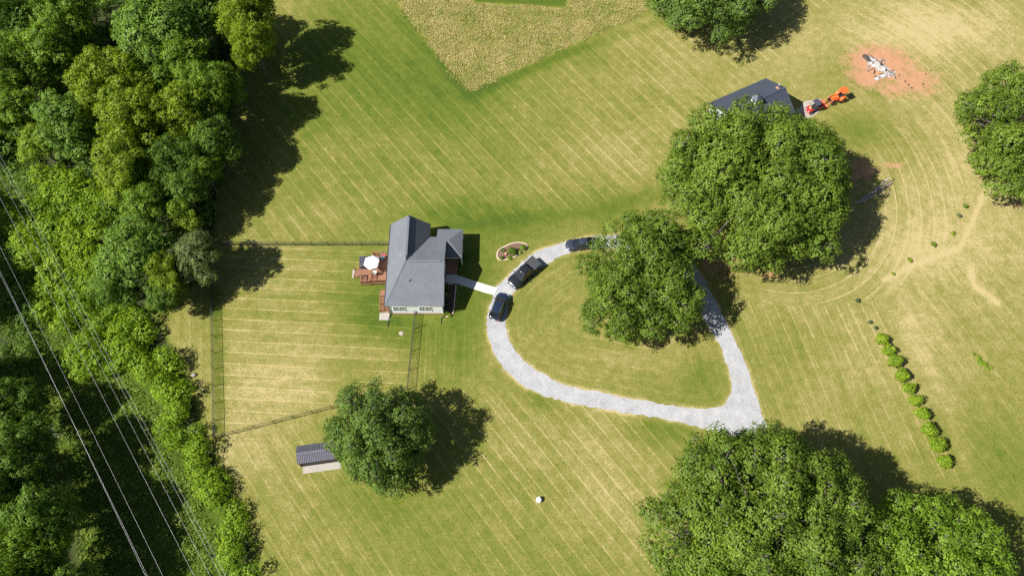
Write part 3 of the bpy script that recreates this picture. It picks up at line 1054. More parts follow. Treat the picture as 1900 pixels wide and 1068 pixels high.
WOOD = [
    # label, u, v, radius px, height, shape, leaf
    ('large fresh green tree filling the top of the wood', 285, 62, 96, 17.6, 'round', 'cool'),
    ('fresh green tree low beside the large one at the top of the wood', 345, 118, 62, 15.1, 'round', 'fresh'),
    ('yellow green pine-like tree at the top edge nearest the field', 455, 22, 50, 16.8, 'feather', 'yellow'),
    ('loose yellow green tree just below the topmost tree by the field', 470, 82, 40, 15.1, 'feather', 'yellow'),
    ('dark tree at the top edge between two bright crowns', 385, 8, 52, 14.3, 'round', 'dark'),
    ('dark green tree in the top left corner', 28, 20, 62, 16.0, 'round', 'dark'),
    ('mid green tree at the top edge right of the corner tree', 120, 18, 60, 15.1, 'spread', 'fresh'),
    ('narrow green tree between the corner tree and the large crown', 95, 92, 50, 14.3, 'tall', 'fresh'),
    ('bright green tree at the left edge below the corner tree', 25, 118, 56, 14.3, 'spread', 'fresh'),
    ('wide yellowish tree under the large fresh green crown', 205, 160, 72, 16.0, 'spread', 'yellow'),
    ('green tree below the large crown, left of the field shadow', 385, 168, 58, 15.1, 'spread', 'fresh'),
    ('tall pale green tree left of the yellow trees', 128, 225, 56, 15.1, 'tall', 'cool'),
    ('brightest yellow tree in the middle of the wood', 248, 222, 66, 16.8, 'feather', 'yellow'),
    ('yellow green tree on the field side of the brightest yellow tree', 335, 215, 54, 15.1, 'feather', 'yellow'),
    ('dark tree on the wood edge facing the field', 392, 262, 46, 12.6, 'round', 'dark'),
    ('lower yellow tree below the brightest yellow tree', 232, 312, 58, 14.3, 'feather', 'yellow'),
    ('dark tree half hidden between yellow tree and field', 330, 300, 48, 12.6, 'spread', 'dark'),
    ('small bright tree on the wood edge below the dark one', 378, 318, 34, 10.4, 'feather', 'fresh'),
    ('green tree at the left edge above the wires', 28, 205, 56, 11.8, 'round', 'fresh'),
    ('pale green low tree at the left edge where the wires enter', 70, 262, 46, 8.5, 'round', 'lime'),
    ('mid green tree below the yellow trees', 268, 385, 52, 11.8, 'round', 'fresh'),
    ('small yellow green tree beside the field corner', 338, 400, 30, 8.5, 'feather', 'lime'),
    ('dark cool green tree at the lower end of the wood', 240, 470, 74, 12.6, 'round', 'cool'),
    ('grey green olive-like tree at the fence corner', 366, 478, 50, 10.9, 'round', 'grey'),
    ('yellow green tree between the dark tree and the grey one', 308, 505, 38, 10.4, 'feather', 'yellow'),
    ('dark small tree at the wood foot by the fence', 305, 545, 38, 7.6, 'spread', 'dark'),
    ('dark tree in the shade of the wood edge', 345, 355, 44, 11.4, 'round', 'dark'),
    ('cool green tree low on the left of the lower wood', 205, 530, 46, 9.5, 'round', 'cool'),
    ('dark tree at the left edge across the wires', 10, 745, 56, 12.6, 'round', 'dark'),
    ('dark green tree at the left edge beside the dead branches', 28, 845, 66, 14.3, 'spread', 'dark'),
    ('blue green tree across the wires near the bottom', 78, 955, 68, 15.1, 'round', 'cool'),
    ('bright yellow green tree in the bottom left corner', 38, 1050, 74, 16.0, 'spread', 'fresh'),
    ('dark tree at the left edge above the bottom corner', 2, 935, 52, 16.0, 'round', 'dark'),
    ('tree at the bottom edge right of the corner tree', 130, 1085, 50, 12.6, 'round', 'cool'),
]
for w in WOOD:
    wood_tree(*w)
# trees just past the left edge of the picture; their shade lies over the wayleave
for k, (x, y, H, sh) in enumerate([(-88, 62, 14, 'round'), (-85, 49, 15, 'spread'), (-77, 35, 15, 'tall'), (-73, 20, 15, 'round'), (-70.5, 7, 14, 'round'), (-92, 78, 15, 'round'), (-62, 1, 16, 'tall')]):
    (tm, cm), R0, H0 = SHAPES[sh]
    t = thing('woodland_tree', 'tree of the wood standing past the left edge, seen by its shadow', 'tree', (x, y, 0), k * 1.3, 'trees past the left edge')
    t.scale = (1.0, 1.0, H / H0)
    for nm, me in (('trunk', tm), ('crown', cm)):
        o = bpy.data.objects.new(nm, me)
        col.objects.link(o)
        o.parent = t
        if nm == 'crown':
            o.material_slots[0].link = 'OBJECT'
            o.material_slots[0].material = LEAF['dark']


# ---------------- thickets and rough growth nobody could count
def fill_poly(poly, step, rng, jit=0.5):
    xs = [p[0] for p in poly]
    ys = [p[1] for p in poly]
    gx, gy = np.meshgrid(np.arange(min(xs), max(xs), step), np.arange(min(ys), max(ys), step))
    gx = gx.ravel() + rng.uniform(-jit, jit, gx.size) * step
    gy = gy.ravel() + rng.uniform(-jit, jit, gy.size) * step
    k = inside(gx, gy, poly)
    return gx[k], gy[k]


def thicket(name, label, poly, step, rr, hh, seed, mat, **kw):
    rng = np.random.RandomState(seed)
    gx, gy = fill_poly(spots(poly, hh[1] * 0.6), step, rng)
    bs = []
    for x, y in zip(gx, gy):
        r = rng.uniform(*rr)
        z = rng.uniform(*hh) - r * 0.6
        bs.append(((x, y, max(0.1, z)), r, 0.8, (0, 0, 1)))
    me = leaf_cloud(name, bs, rng, LEAF[mat], **kw)
    o = bpy.data.objects.new(name, me)
    col.objects.link(o)
    return tag(o, label, 'thicket', kind='stuff')


thicket('thicket', 'bright green vine and scrub slope below the wood', [(70, 300), (130, 310), (175, 340), (215, 385), (185, 430), (175, 500), (200, 560), (150, 560), (110, 600), (60, 570), (55, 500), (30, 440), (0, 455), (0, 400), (50, 360)],
        1.9, (1.1, 2.0), (1.6, 3.8), 41, 'thicket', spacing=0.7, per=15, clump=0.5, leaf=0.152, lowcut=-0.2, tvar=0.2)
thicket('thicket', 'bright green scrub bank between the wires and the fenced lawn', [(150, 560), (215, 560), (270, 585), (300, 640), (325, 690), (345, 740), (330, 770), (300, 730), (250, 700), (200, 700), (130, 690), (125, 660), (170, 610)],
        1.8, (0.9, 1.8), (1.4, 3.2), 42, 'thicket', spacing=0.7, per=15, clump=0.5, leaf=0.152, lowcut=-0.2, tvar=0.2)
thicket('thicket', 'band of bright scrub along the lower lawn edge', [(300, 740), (345, 745), (375, 810), (392, 850), (420, 920), (445, 970), (462, 1030), (490, 1090), (440, 1090), (420, 1000), (390, 930), (355, 880), (320, 830), (290, 790)],
        1.7, (0.8, 1.7), (1.2, 3.0), 43, 'thicket', spacing=0.7, per=15, clump=0.48, leaf=0.144, lowcut=-0.2, tvar=0.2)
thicket('undergrowth', 'dim green undergrowth below the wires in the shade', [(0, 470), (40, 590), (120, 690), (200, 720), (280, 780), (330, 870), (390, 960), (420, 1080), (160, 1080), (150, 960), (110, 860), (40, 760), (0, 640)],
        2.4, (0.5, 1.0), (0.35, 0.9), 44, 'rough', spacing=0.62, per=10, clump=0.42, leaf=0.122, lowcut=-0.1, tvar=0.25)
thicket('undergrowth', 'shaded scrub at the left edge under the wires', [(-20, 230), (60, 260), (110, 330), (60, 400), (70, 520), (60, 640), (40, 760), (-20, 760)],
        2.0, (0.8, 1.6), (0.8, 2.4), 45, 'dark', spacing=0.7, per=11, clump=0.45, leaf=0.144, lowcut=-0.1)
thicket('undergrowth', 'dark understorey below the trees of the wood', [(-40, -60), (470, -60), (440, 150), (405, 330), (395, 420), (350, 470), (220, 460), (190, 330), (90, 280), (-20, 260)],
        2.9, (1.3, 2.4), (1.0, 4.5), 46, 'dark', spacing=0.95, per=11, clump=0.6, leaf=0.182, lowcut=-0.1)


def tufts(name, label, poly, step, seed, mat, size, h, tint, hole=None, jitter=0.5):
    """upright blades and stalks lying every way"""
    rng = np.random.RandomState(seed)
    gx, gy = fill_poly(poly, step, rng, jitter)
    if hole:
        k = ~inside(gx, gy, hole)
        gx, gy = gx[k], gy[k]
    n = len(gx)
    P = np.stack([gx, gy, rng.uniform(0.2, 1.0, n) * h], 1)
    d = rng.normal(0, 1, (n, 3))
    d[:, 2] = np.abs(d[:, 2]) * 0.6
    t = unit(d)
    s = unit(np.cross(t, rng.normal(0, 1, (n, 3)) + np.array([0, 0, 0.1])))
    sz = size * rng.uniform(0.5, 1.4, (n, 1))
    tv = tint(gx, gy, rng)
    me = quads_mesh(name, P, t * sz, s * sz * 0.36, tv, LEAF[mat], 0.2)
    o = bpy.data.objects.new(name, me)
    col.objects.link(o)
    return tag(o, label, 'plants', kind='stuff')


tufts('crop_stubble', 'rough plot of dry tan stalks and green weeds at the top', densify(PLOT, 0.5, 0.55, 5), 0.19, 51, 'stalk', 0.17, 0.16,
      lambda x, y, r: np.clip(0.08 + 1.75 * (fbm(x, y, 0.5, 71) - 0.27) + 0.25 * (vnoise(x, y, 0.09, 73) - 0.5) + r.normal(0, 0.22, len(x)), 0, 1), densify(GAP, 1.0, 0.2, 6))
tufts('rough_grass', 'tall shaded grass of the wayleave under the wires', spots([(0, 480), (90, 560), (200, 660), (300, 760), (380, 900), (430, 1080), (150, 1080), (120, 880), (20, 700)]), 0.30, 52, 'rough', 0.24, 0.3,
      lambda x, y, r: np.clip(0.2 + 0.9 * (fbm(x, y, 0.3, 75) - 0.25) + r.normal(0, 0.15, len(x)), 0, 1))
tufts('lawn_weeds', 'scattered weeds and clover tufts over the lawns', spots([(470, 460), (650, 60), (900, 200), (1500, 100), (1890, 20), (1890, 900), (1300, 560), (1150, 1060), (500, 1060), (400, 600)]), 0.75, 53, 'rough', 0.11, 0.03,
      lambda x, y, r: r.uniform(0, 0.8, len(x)))


# ------------------------------------------------------------------ the house
def poly_solid(mb, pts, thick):
    """flat polygon given a thickness downwards"""
    n = len(pts)
    mb.add([tuple(p) for p in pts] + [(p[0], p[1], p[2] - thick) for p in pts],
           [tuple(range(n)), tuple(range(n, 2 * n))[::-1]] + [(i, n + i, n + (i + 1) % n, (i + 1) % n) for i in range(n)])


house = thing('house', 'white house with grey shingle roof in the middle of the lawns', 'house', (0, 0, 0))
EV, RG = 3.40, 6.15
MB().box(-18.08, -10.17, 48.42, 59.43, 0, 0.45).box(-18.081, -12.82, 59.433, 61.63, 0, 0.45).build('foundation', 'brick', house)
w = MB().box(-18.05, -10.2, 48.45, 59.4, 0.45, 3.23).box(-18.052, -12.85, 59.402, 61.6, 0.45, 3.232)
w.add([(-10.2, 48.6, 3.231), (-10.2, 59.25, 3.231), (-10.2, 54.2, 5.94), (-10.45, 48.6, 3.231), (-10.45, 59.25, 3.231), (-10.45, 54.2, 5.94)],
      [(0, 1, 2), (5, 4, 3), (0, 2, 5, 3), (1, 4, 5, 2), (0, 3, 4, 1)])
w.add([(-18.0, 61.6, 3.233), (-12.9, 61.6, 3.233), (-15.48, 61.6, 5.92), (-18.0, 61.35, 3.233), (-12.9, 61.35, 3.233), (-15.48, 61.35, 5.92)],
      [(0, 2, 1), (3, 4, 5), (0, 3, 5, 2), (1, 2, 5, 4), (0, 1, 4, 3)])
w.build('wall', 'siding', house)
J, Nn, Ee = (-15.5, 54.25, RG), (-15.47, 62.0, RG), (-9.87, 54.2, RG)
SW, SE, NE, VA, WNE, NW = (-18.55, 48.38, EV), (-9.92, 48.38, EV), (-9.9, 59.8, EV), (-12.45, 59.8, EV), (-12.45, 62.0, EV), (-18.52, 62.0, EV)
rm = MB()
rm.v = [J, Nn, Ee, SW, SE, NE, VA, WNE, NW]
rm.f = [(3, 4, 2, 0), (0, 2, 5, 6), (8, 3, 0, 1), (1, 0, 6, 7)]
roof = rm.build('roof', 'shingle', house)
so = roof.modifiers.new('thickness', 'SOLIDIFY')
so.thickness, so.offset = 0.14, -1
MB().bar((-15.47, 55.2, RG + 0.03), (-15.47, 61.6, RG + 0.03), 0.30, 0.09).bar((-15.0, 54.22, RG + 0.03), (-10.4, 54.2, RG + 0.03), 0.30, 0.09).build('ridge_vent', 'shingle', roof)
MB().bar((-18.45, 48.5, EV + 0.06), (-15.55, 54.2, RG + 0.02), 0.18, 0.05).build('hip_cap', 'shingle', roof)
MB().bar((-12.5, 59.75, EV + 0.05), (-15.45, 54.3, RG - 0.01), 0.10, 0.05).build('valley_flashing', 'dark_metal', roof)
MB().tube([(-15.05, 51.6, 4.5), (-15.05, 51.6, 5.45)], 0.07, 8).lathe([(0.16, 0), (0.10, 0.12)], 10, (-15.05, 51.6, 4.98)).build('vent_pipe', 'galv', roof)
# gutters, downspouts with their black pipes on the grass
MB().box(-18.55, -9.92, 48.30, 48.375, EV - 0.11, EV - 0.02).build('gutter', 'galv', house)
MB().box(-18.68, -18.56, 48.4, 62.0, EV - 0.16, EV - 0.02).build('gutter', 'dark_metal', house)
for x, (u0, v0), (u1, v1) in ((-18.2, (722, 590), (719.5, 606)), (-10.02, (819, 590), (818.5, 600))):
    a, b = spot(u0, v0), spot(u1, v1)
    MB().bar((x, 48.36, EV - 0.1), (x, 48.36, 0.15), 0.09).build('downspout', 'dark_metal', house)
    MB().tube([(x, 48.34, 0.12), (a.x, a.y - 0.1, 0.07), ((a.x + b.x) / 2 + 0.03, (a.y + b.y) / 2, 0.06), (b.x, b.y, 0.06)], 0.06, 8, True).build('drain_pipe', 'plastic', house)
for x in (-18.02, -10.28):
    MB().box(x - 0.06, x + 0.06, 48.425, 48.448, 0.46, 3.22).build('corner_board', 'trim', house)


def window(x0, x1, z0, z1, y):
    """one sash window on a wall that faces -y"""
    f = MB()
    fr = 0.07
    f.box(x0 - fr, x1 + fr, y - 0.05, y - 0.001, z1, z1 + fr).box(x0 - fr, x1 + fr, y - 0.07, y - 0.001, z0 - fr, z0)
    f.box(x0 - fr, x0, y - 0.05, y - 0.001, z0, z1).box(x1, x1 + fr, y - 0.05, y - 0.001, z0, z1)
    zm = (z0 + z1) / 2
    f.box(x0, x1, y - 0.045, y - 0.002, zm - 0.035, zm + 0.035)
    fo = f.build('window', 'trim', house)
    for a, b in ((z0, zm - 0.035), (zm + 0.035, z1)):
        MB().box(x0, x1, y - 0.02, y - 0.003, a, b).build('pane', 'glass', fo)
        MB().box((x0 + x1) / 2 - 0.014, (x0 + x1) / 2 + 0.014, y - 0.034, y - 0.021, a, b).build('muntin', 'trim', fo)
    return fo


for xa in (-17.45, -16.52, -13.60, -12.67):
    window(xa, xa + 0.76, 1.35, 2.70, 48.45)
# front porch on the right side
MB().box(-10.16, -8.35, 55.1, 61.0, 0.02, 0.42).build('porch_base', 'brick', house)
pf = MB()
for k in range(12):
    pf.box(-10.16 + k * 0.152, -10.16 + k * 0.152 + 0.14, 55.0, 61.1, 0.425, 0.455)
tag(pf.build('porch_floor', 'deck', house), kind='stuff')
MB().box(-10.0, -8.4, 54.55, 55.0, 0.02, 0.26).build('porch_step', 'concrete', house)
pr = MB()
pa, pl = (-9.55, 58.95, 3.85), (-11.4, 58.95, 3.85)
e0, e1, e2, e3 = (-10.16, 56.5, 2.85), (-7.5, 56.5, 2.85), (-7.5, 61.45, 2.85), (-11.4, 61.45, 2.85)
pr.v = [pa, pl, e0, e1, e2, e3, (-10.16, 58.95, 3.85)]
pr.f = [(2, 3, 0, 6), (3, 4, 0), (4, 5, 1, 6, 0)]
po = pr.build('porch_roof', 'shingle', house)
so = po.modifiers.new('thickness', 'SOLIDIFY')
so.thickness, so.offset = 0.10, -1
MB().box(-10.14, -7.58, 56.55, 56.68, 2.58, 2.74).box(-7.70, -7.58, 56.681, 61.4, 2.58, 2.74).box(-11.4, -7.701, 61.28, 61.4, 2.581, 2.741).build('porch_beam', 'trim', house)
for y in (56.62, 59.0, 61.33):
    MB().box(-7.72, -7.56, y - 0.08, y + 0.08, 0.0, 2.58).build('porch_post', 'trim', house)
dr = MB().box(-10.198, -10.14, 56.9, 57.85, 0.46, 2.5).build('door', 'dark_metal', house)
MB().lathe([(0.03, 0), (0.045, 0.03), (0.03, 0.06)], 8, (-10.12, 57.0, 1.45)).build('handle', 'rim', dr)
for y0, y1 in ((50.6, 51.8), (53.6, 54.9)):
    f = MB().box(-10.196, -10.13, y0 - 0.07, y1 + 0.07, 1.23, 1.30).box(-10.196, -10.13, y0 - 0.07, y1 + 0.07, 2.75, 2.82).box(-10.196, -10.13, y0 - 0.07, y0, 1.301, 2.749).box(-10.196, -10.13, y1, y1 + 0.07, 1.301, 2.749).build('window', 'trim', house)
    MB().box(-10.195, -10.16, y0, y1, 1.301, 2.749).build('pane', 'glass', f)
    MB().box(-10.159, -10.14, y0, y1, 2.0, 2.05).build('muntin', 'trim', f)

# side steps at the lower left corner of the house
stair = thing('side_steps', 'brown wooden steps against the left corner of the house', 'steps', (-18.95, 49.0, 0))
for k in range(5):
    MB().box(-0.72, 0.72, 1.9 - k * 0.42 - 0.5, 1.9 - k * 0.42 - 0.12, 0.92 - k * 0.19 - 0.05, 0.92 - k * 0.19).build('tread', 'deck', stair)
MB().box(-0.72, 0.72, 1.82, 3.0, 0.95, 1.02).build('landing', 'deck', stair)
for x in (-0.70, 0.70):
    MB().bar((x, 3.0, 1.85), (x, 1.9, 1.85), 0.09, 0.06).bar((x, 1.9, 1.85), (x, -0.25, 0.95), 0.09, 0.06).build('handrail', 'deck', stair)
    for y, z in ((3.0, 1.82), (1.9, 1.82), (0.8, 1.36), (-0.25, 0.93)):
        MB().box(x - 0.045, x + 0.045, y - 0.045, y + 0.045, 0, z).build('post', 'deck', stair)
    bl = MB()
    for k in range(9):
        y = 1.75 - k * 0.22
        bl.bar((x, y, max(0.1, 0.95 + (y - 1.9) * 0.42)), (x, y, 1.83 + (y - 1.9) * 0.42), 0.035)
    tag(bl.build('balusters', 'deck', stair), kind='stuff')
    MB().bar((x, 1.85, 0.85), (x, -0.25, -0.02 + 0.06), 0.05, 0.2).build('stringer', 'deck', stair)
MB().box(-0.85, 0.75, -1.5, -0.3, 0.0, 0.06).build('concrete_pad', 'pad_concrete', stair)

# ------------------------------------------------------------------ deck behind the house
deck = thing('deck', 'brown wooden deck with railings on the left side of the house', 'deck', (-18.12, 53.3, 0))
d0 = Vector((-18.12, 53.3, 0))
DZ = 0.8
b = MB()
for k in range(33):
    b.box(-3.2, -0.0, 0.0 + k * 0.148, k * 0.148 + 0.138, DZ - 0.04, DZ)
tag(b.build('decking', 'deck', deck), kind='stuff')
b = MB()
for k in range(17):
    b.box(-4.75, -3.22, k * 0.148 + 0.02, k * 0.148 + 0.158, 0.43, 0.47)
tag(b.build('lower_decking', 'deck', deck), kind='stuff')
MB().box(-3.2, 0, -0.05, 0.0, DZ - 0.28, DZ - 0.045).box(-3.25, -3.2, -0.05, 4.9, DZ - 0.28, DZ - 0.042).box(-3.2, 0, 4.885, 4.935, DZ - 0.28, DZ - 0.045).box(-4.8, -3.26, -0.03, 0.015, 0.2, 0.425).build('rim_joist', 'deck', deck)


def railing(parent, pts, z, h=0.95, base=0.0):
    """posts, two rails and balusters along pts (local)"""
    for i in range(len(pts) - 1):
        a, c = Vector((*pts[i], z)), Vector((*pts[i + 1], z))
        MB().bar(a + Vector((0, 0, h)), c + Vector((0, 0, h)), 0.14, 0.04).bar(a + Vector((0, 0, h - 0.05)), c + Vector((0, 0, h - 0.05)), 0.04, 0.07).build('top_rail', 'deck', parent)
        MB().bar(a + Vector((0, 0, 0.12)), c + Vector((0, 0, 0.12)), 0.04, 0.08).build('bottom_rail', 'deck', parent)
        L = (c - a).length
        bl = MB()
        k = max(2, int(L / 0.14))
        for j in range(1, k):
            p = a.lerp(c, j / k)
            bl.bar(p + Vector((0, 0, 0.1)), p + Vector((0, 0, h - 0.05)), 0.035)
        tag(bl.build('balusters', 'deck', parent), kind='stuff')
    for x, y in pts:
        MB().box(x - 0.05, x + 0.05, y - 0.05, y + 0.05, base, z + h + 0.06).build('post', 'deck', parent)


railing(deck, [(-0.1, 0.05), (-1.6, 0.05), (-3.15, 0.05)], DZ)
railing(deck, [(-3.15, 1.45), (-3.15, 0.06)], DZ)
railing(deck, [(-3.15, 4.85), (-1.6, 4.85), (-0.1, 4.85)], DZ)
railing(deck, [(-3.3, 0.05), (-4.7, 0.05), (-4.7, 1.15)], 0.47, 0.95)
railing(deck, [(-3.15, 2.62), (-3.15, 4.8)], DZ)
MB().box(-3.5, -3.26, 1.5, 2.55, 0.58, 0.63).build('step', 'deck', deck)
for k in range(3):
    MB().box(-5.12 - k * 0.36, -4.80 - k * 0.36, 1.25, 2.5, 0.33 - k * 0.12, 0.38 - k * 0.12).build('step', 'deck', deck)
for y in (1.2, 2.55):
    MB().bar((-4.72, y, 1.40), (-5.95, y, 0.98), 0.10, 0.05).build('handrail', 'deck', deck)
    for x, z in ((-5.9, 0.98),):
        MB().box(x - 0.045, x + 0.045, y - 0.045, y + 0.045, 0, z).build('post', 'deck', deck)
    MB().bar((-4.8, y, 0.38), (-5.95, y, 0.06), 0.05, 0.18).build('stringer', 'deck', deck)
MB().box(-6.35, -6.0, 1.2, 2.6, 0.0, 0.05).build('concrete_pad', 'pad_concrete', deck)

p = spot(688.7, 485, 3.1)
umb = thing('patio_umbrella', 'open white six-sided umbrella over the deck', 'umbrella', (p.x, p.y, DZ))
hexr = [(1.22 * math.cos(a * math.pi / 3 + 0.35), 1.22 * math.sin(a * math.pi / 3 + 0.35)) for a in range(6)]
cv = MB()
n6 = []
for k in range(6):
    n6 += [(hexr[k][0], hexr[k][1], 1.98)]
mid6 = [(x * 0.55, y * 0.55, 2.24) for x, y in hexr]
cv.add(n6 + mid6 + [(0, 0, 2.42)] + [(x, y, 1.88) for x, y in hexr],
       [(k, (k + 1) % 6, 6 + (k + 1) % 6, 6 + k) for k in range(6)] + [(6 + k, 6 + (k + 1) % 6, 12) for k in range(6)] + [(13 + k, 13 + (k + 1) % 6, (k + 1) % 6, k) for k in range(6)])
cv.build('canopy', 'canvas_white', umb)
MB().tube([(0, 0, 0.0), (0, 0, 2.45)], 0.025, 8).build('pole', 'galv', umb)
MB().lathe([(0.24, 0), (0.24, 0.05), (0.06, 0.09)], 16).build('base', 'dark_metal', umb)
for k in range(6):
    MB().bar((0, 0, 2.34), (hexr[k][0] * 0.97, hexr[k][1] * 0.97, 1.95), 0.02).build('rib', 'galv', umb)

tub = thing('hot_tub', 'square dark covered tub half under the white umbrella', 'hot tub', (-22.40, 56.85, 0), 0.04)
MB().box(-0.92, 0.92, -0.92, 0.92, 0.0, 0.80).build('cabinet', 'slate_cover', tub, bevel=0.05)
MB().box(-0.97, 0.97, -0.97, -0.01, 0.802, 0.92).box(-0.97, 0.97, 0.01, 0.97, 0.802, 0.92).build('cover', 'slate_cover', tub, bevel=0.03)
MB().box(-0.98, 0.98, -0.03, 0.03, 0.915, 0.93).build('cover_fold', 'plastic', tub)


def chair(name, label, loc, rz, mat, frame, cat='chair'):
    t = thing(name, label, cat, loc, rz)
    MB().box(-0.27, 0.27, -0.27, 0.27, 0.38, 0.44).build('seat', mat, t, bevel=0.015)
    MB().bar((-0.30, 0, 0.42), (-0.46, 0, 1.02), 0.52, 0.05, (1, 0, 0.3)).build('backrest', mat, t)
    for x in (-0.25, 0.25):
        for y in (-0.25, 0.25):
            MB().bar((x, y, 0.0), (x, y, 0.40), 0.04).build('leg', frame, t)
    for y in (-0.29, 0.29):
        MB().bar((-0.3, y, 0.62), (0.27, y, 0.62), 0.05, 0.03).bar((0.25, y, 0.4), (0.25, y, 0.62), 0.035).build('armrest', frame, t)
    return t


p = spot(695, 506, 1.1)
chair('deck_chair', 'white deck chair out in the sun on the deck', (p.x, p.y, DZ), 2.5, 'canvas_white', 'galv')
p = spot(711, 479, 1.1)
chair('deck_chair', 'chair with red back and teal seat by the deck rail', (p.x, p.y, DZ), -1.7, 'teal', 'dark_metal')
p = spot(699, 480, 1.1)
tb = thing('side_table', 'small round table beside the umbrella on the deck', 'table', (p.x + 0.1, p.y, DZ))
MB().lathe([(0.30, 0.46), (0.32, 0.48), (0.30, 0.50)], 14).build('table_top', 'galv', tb)
MB().tube([(0, 0, 0.03), (0, 0, 0.46)], 0.03, 6).lathe([(0.2, 0), (0.18, 0.03)], 12).build('stand', 'dark_metal', tb)
p = spot(713, 475, 1.5)
cu = MB().bar((0, -0.2, 0), (0, 0.2, 0.0), 0.42, 0.10, (0, 0.3, 1)).build('cushion', 'red_cloth', bevel=0.03)
cu.location = (p.x - 0.06, p.y + 0.10, DZ + 0.86)
cu.rotation_euler = (0.4, 0, -0.15)
tag(cu, 'red cushion on the chair by the deck rail', 'cushion')

# ------------------------------------------------------------------ planting beds
def ring(mb, loop, w, z0, z1):
    n = len(loop)
    c = sum((Vector(p) for p in loop), Vector()) / n
    o = [Vector(p) + (Vector(p) - c).normalized() * w for p in loop]
    vs = [(p[0], p[1], z0) for p in loop] + [(p[0], p[1], z1) for p in loop] + [(p[0], p[1], z1) for p in o] + [(p[0], p[1], z0) for p in o]
    fs = []
    for i in range(n):
        j = (i + 1) % n
        fs += [(i, j, n + j, n + i), (n + i, n + j, 2 * n + j, 2 * n + i), (2 * n + i, 2 * n + j, 3 * n + j, 3 * n + i)]
    mb.add(vs, fs)


BED = densify(spots([(924, 468), (932, 461), (950, 453), (966, 451), (976, 455), (975, 463), (962, 471), (945, 480), (930, 482), (924, 477)]), 0.5, 0.03, 9)
bed = thing('flower_bed', 'kidney-shaped flower bed with tan stone edging beside the driveway', 'flower bed')
sheet('mulch', [BED], 0.06, 'mulch', bed, skirt=0.08)
eb = MB()
ring(eb, BED, 0.20, 0.0, 0.14)
eb.build('edging', 'edging', bed)
B2 = densify(spots([(845, 527.5), (844.5, 545), (843, 565), (841, 580), (835, 586), (822, 588)]) + [Vector((-10.1, 48.95, 0)), Vector((-10.1, 54.4, 0))], 0.5, 0.01, 10)
B2 = [Vector((max(p.x, -10.14), min(p.y, spot(845, 527.5).y), 0)) for p in B2]
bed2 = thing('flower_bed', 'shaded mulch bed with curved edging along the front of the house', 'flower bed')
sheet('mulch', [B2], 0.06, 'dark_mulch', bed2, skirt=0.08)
eb = MB()
loop = [p for p in B2 if p.x > -10.0]
for i in range(len(loop) - 1):
    a, c = loop[i], loop[i + 1]
    if (a - c).length < 2:
        eb.bar((a.x, a.y, 0.06), (c.x, c.y, 0.06), 0.18, 0.16)
eb.build('edging', 'edging', bed2)


def bush(name, label, loc, r, h, mat, seed, group=None, leafsz=0.09, sp=0.28, lobes=7, cat='shrub'):
    rng = np.random.RandomState(seed)
    t = thing(name, label, cat, loc, 0.0, group)
    bs = [((0, 0, h * 0.5), r * 0.62, h / (2.2 * r) + 0.15, (0, 0, 1))]
    for k in range(lobes):
        a = k * 2.4 + rng.uniform(0, 0.5)
        q = rng.uniform(0.35, 0.62)
        bs.append(((math.cos(a) * r * q, math.sin(a) * r * q, h * rng.uniform(0.32, 0.68)), r * rng.uniform(0.30, 0.46), min(1.3, h / (2 * r) + 0.2), (math.cos(a) * 0.5, math.sin(a) * 0.5, 0.8)))
    me = leaf_cloud('foliage', bs, rng, LEAF[mat], spacing=sp, per=9, clump=sp * 0.62, leaf=leafsz, lowcut=-0.8)
    o = bpy.data.objects.new('foliage', me)
    col.objects.link(o)
    o.parent = t
    st = MB()
    for k in range(4):
        a = k * 1.7
        st.tube([(0, 0, -0.02), (math.cos(a) * r * 0.2, math.sin(a) * r * 0.2, h * 0.3), (math.cos(a) * r * 0.5, math.sin(a) * r * 0.5, h * 0.6)], [0.035, 0.025, 0.01], 5)
    st.build('stem', BARK, t)
    return t


def bush_at(name, label, u, v, r, h, mat, seed, **kw):
    p = spot(u, v, h * 0.5)
    return bush(name, label, (p.x, p.y, 0.0), r, h, mat, seed, **kw)


bush_at('shrub', 'largest dark round shrub in the flower bed', 951, 467, 0.78, 1.15, 'dark', 101)
bush_at('shrub', 'small green shrub at the driveway end of the flower bed', 970, 459, 0.52, 0.75, 'fresh', 102)
bush_at('shrub', 'yellow green tuft low in front of the dark shrub', 946, 478, 0.30, 0.4, 'lime', 103)
bush_at('shrub', 'yellow green tuft between the two bed shrubs', 965, 467, 0.26, 0.32, 'lime', 104)
bush_at('shrub', 'small dark shrub at the left tip of the flower bed', 931, 478, 0.30, 0.4, 'dark', 105)
bush_at('shrub', 'little green plant on the upper left of the flower bed', 933, 464, 0.30, 0.35, 'water_oak', 106)
p = spot(938, 472)
o = MB().lathe([(0.14, 0), (0.20, 0.25), (0.21, 0.30), (0.17, 0.30)], 12).build('flower_pot', 'terracotta', smooth=True)
o.location = (p.x, p.y, 0.05)
tag(o, 'pinkish clay pot standing in the flower bed', 'pot')
for k, (u, v, r, h, m, lab) in enumerate([(830, 548, 0.55, 0.9, 'cool', 'rounded pale green shrub in the shade by the front wall'), (829, 566, 0.42, 0.7, 'blue', 'greyish shrub in the shaded bed by the house'),
                                          (827, 580, 0.40, 0.6, 'lime', 'sunlit yellow green shrub at the corner of the house bed'), (834, 584, 0.28, 0.35, 'yellow', 'small yellow plant at the curve of the house bed edging'),
                                          (829, 533, 0.35, 0.6, 'dark', 'dark shrub beside the porch step')]):
    bush_at('shrub', lab, u, v, r, h, m, 110 + k)
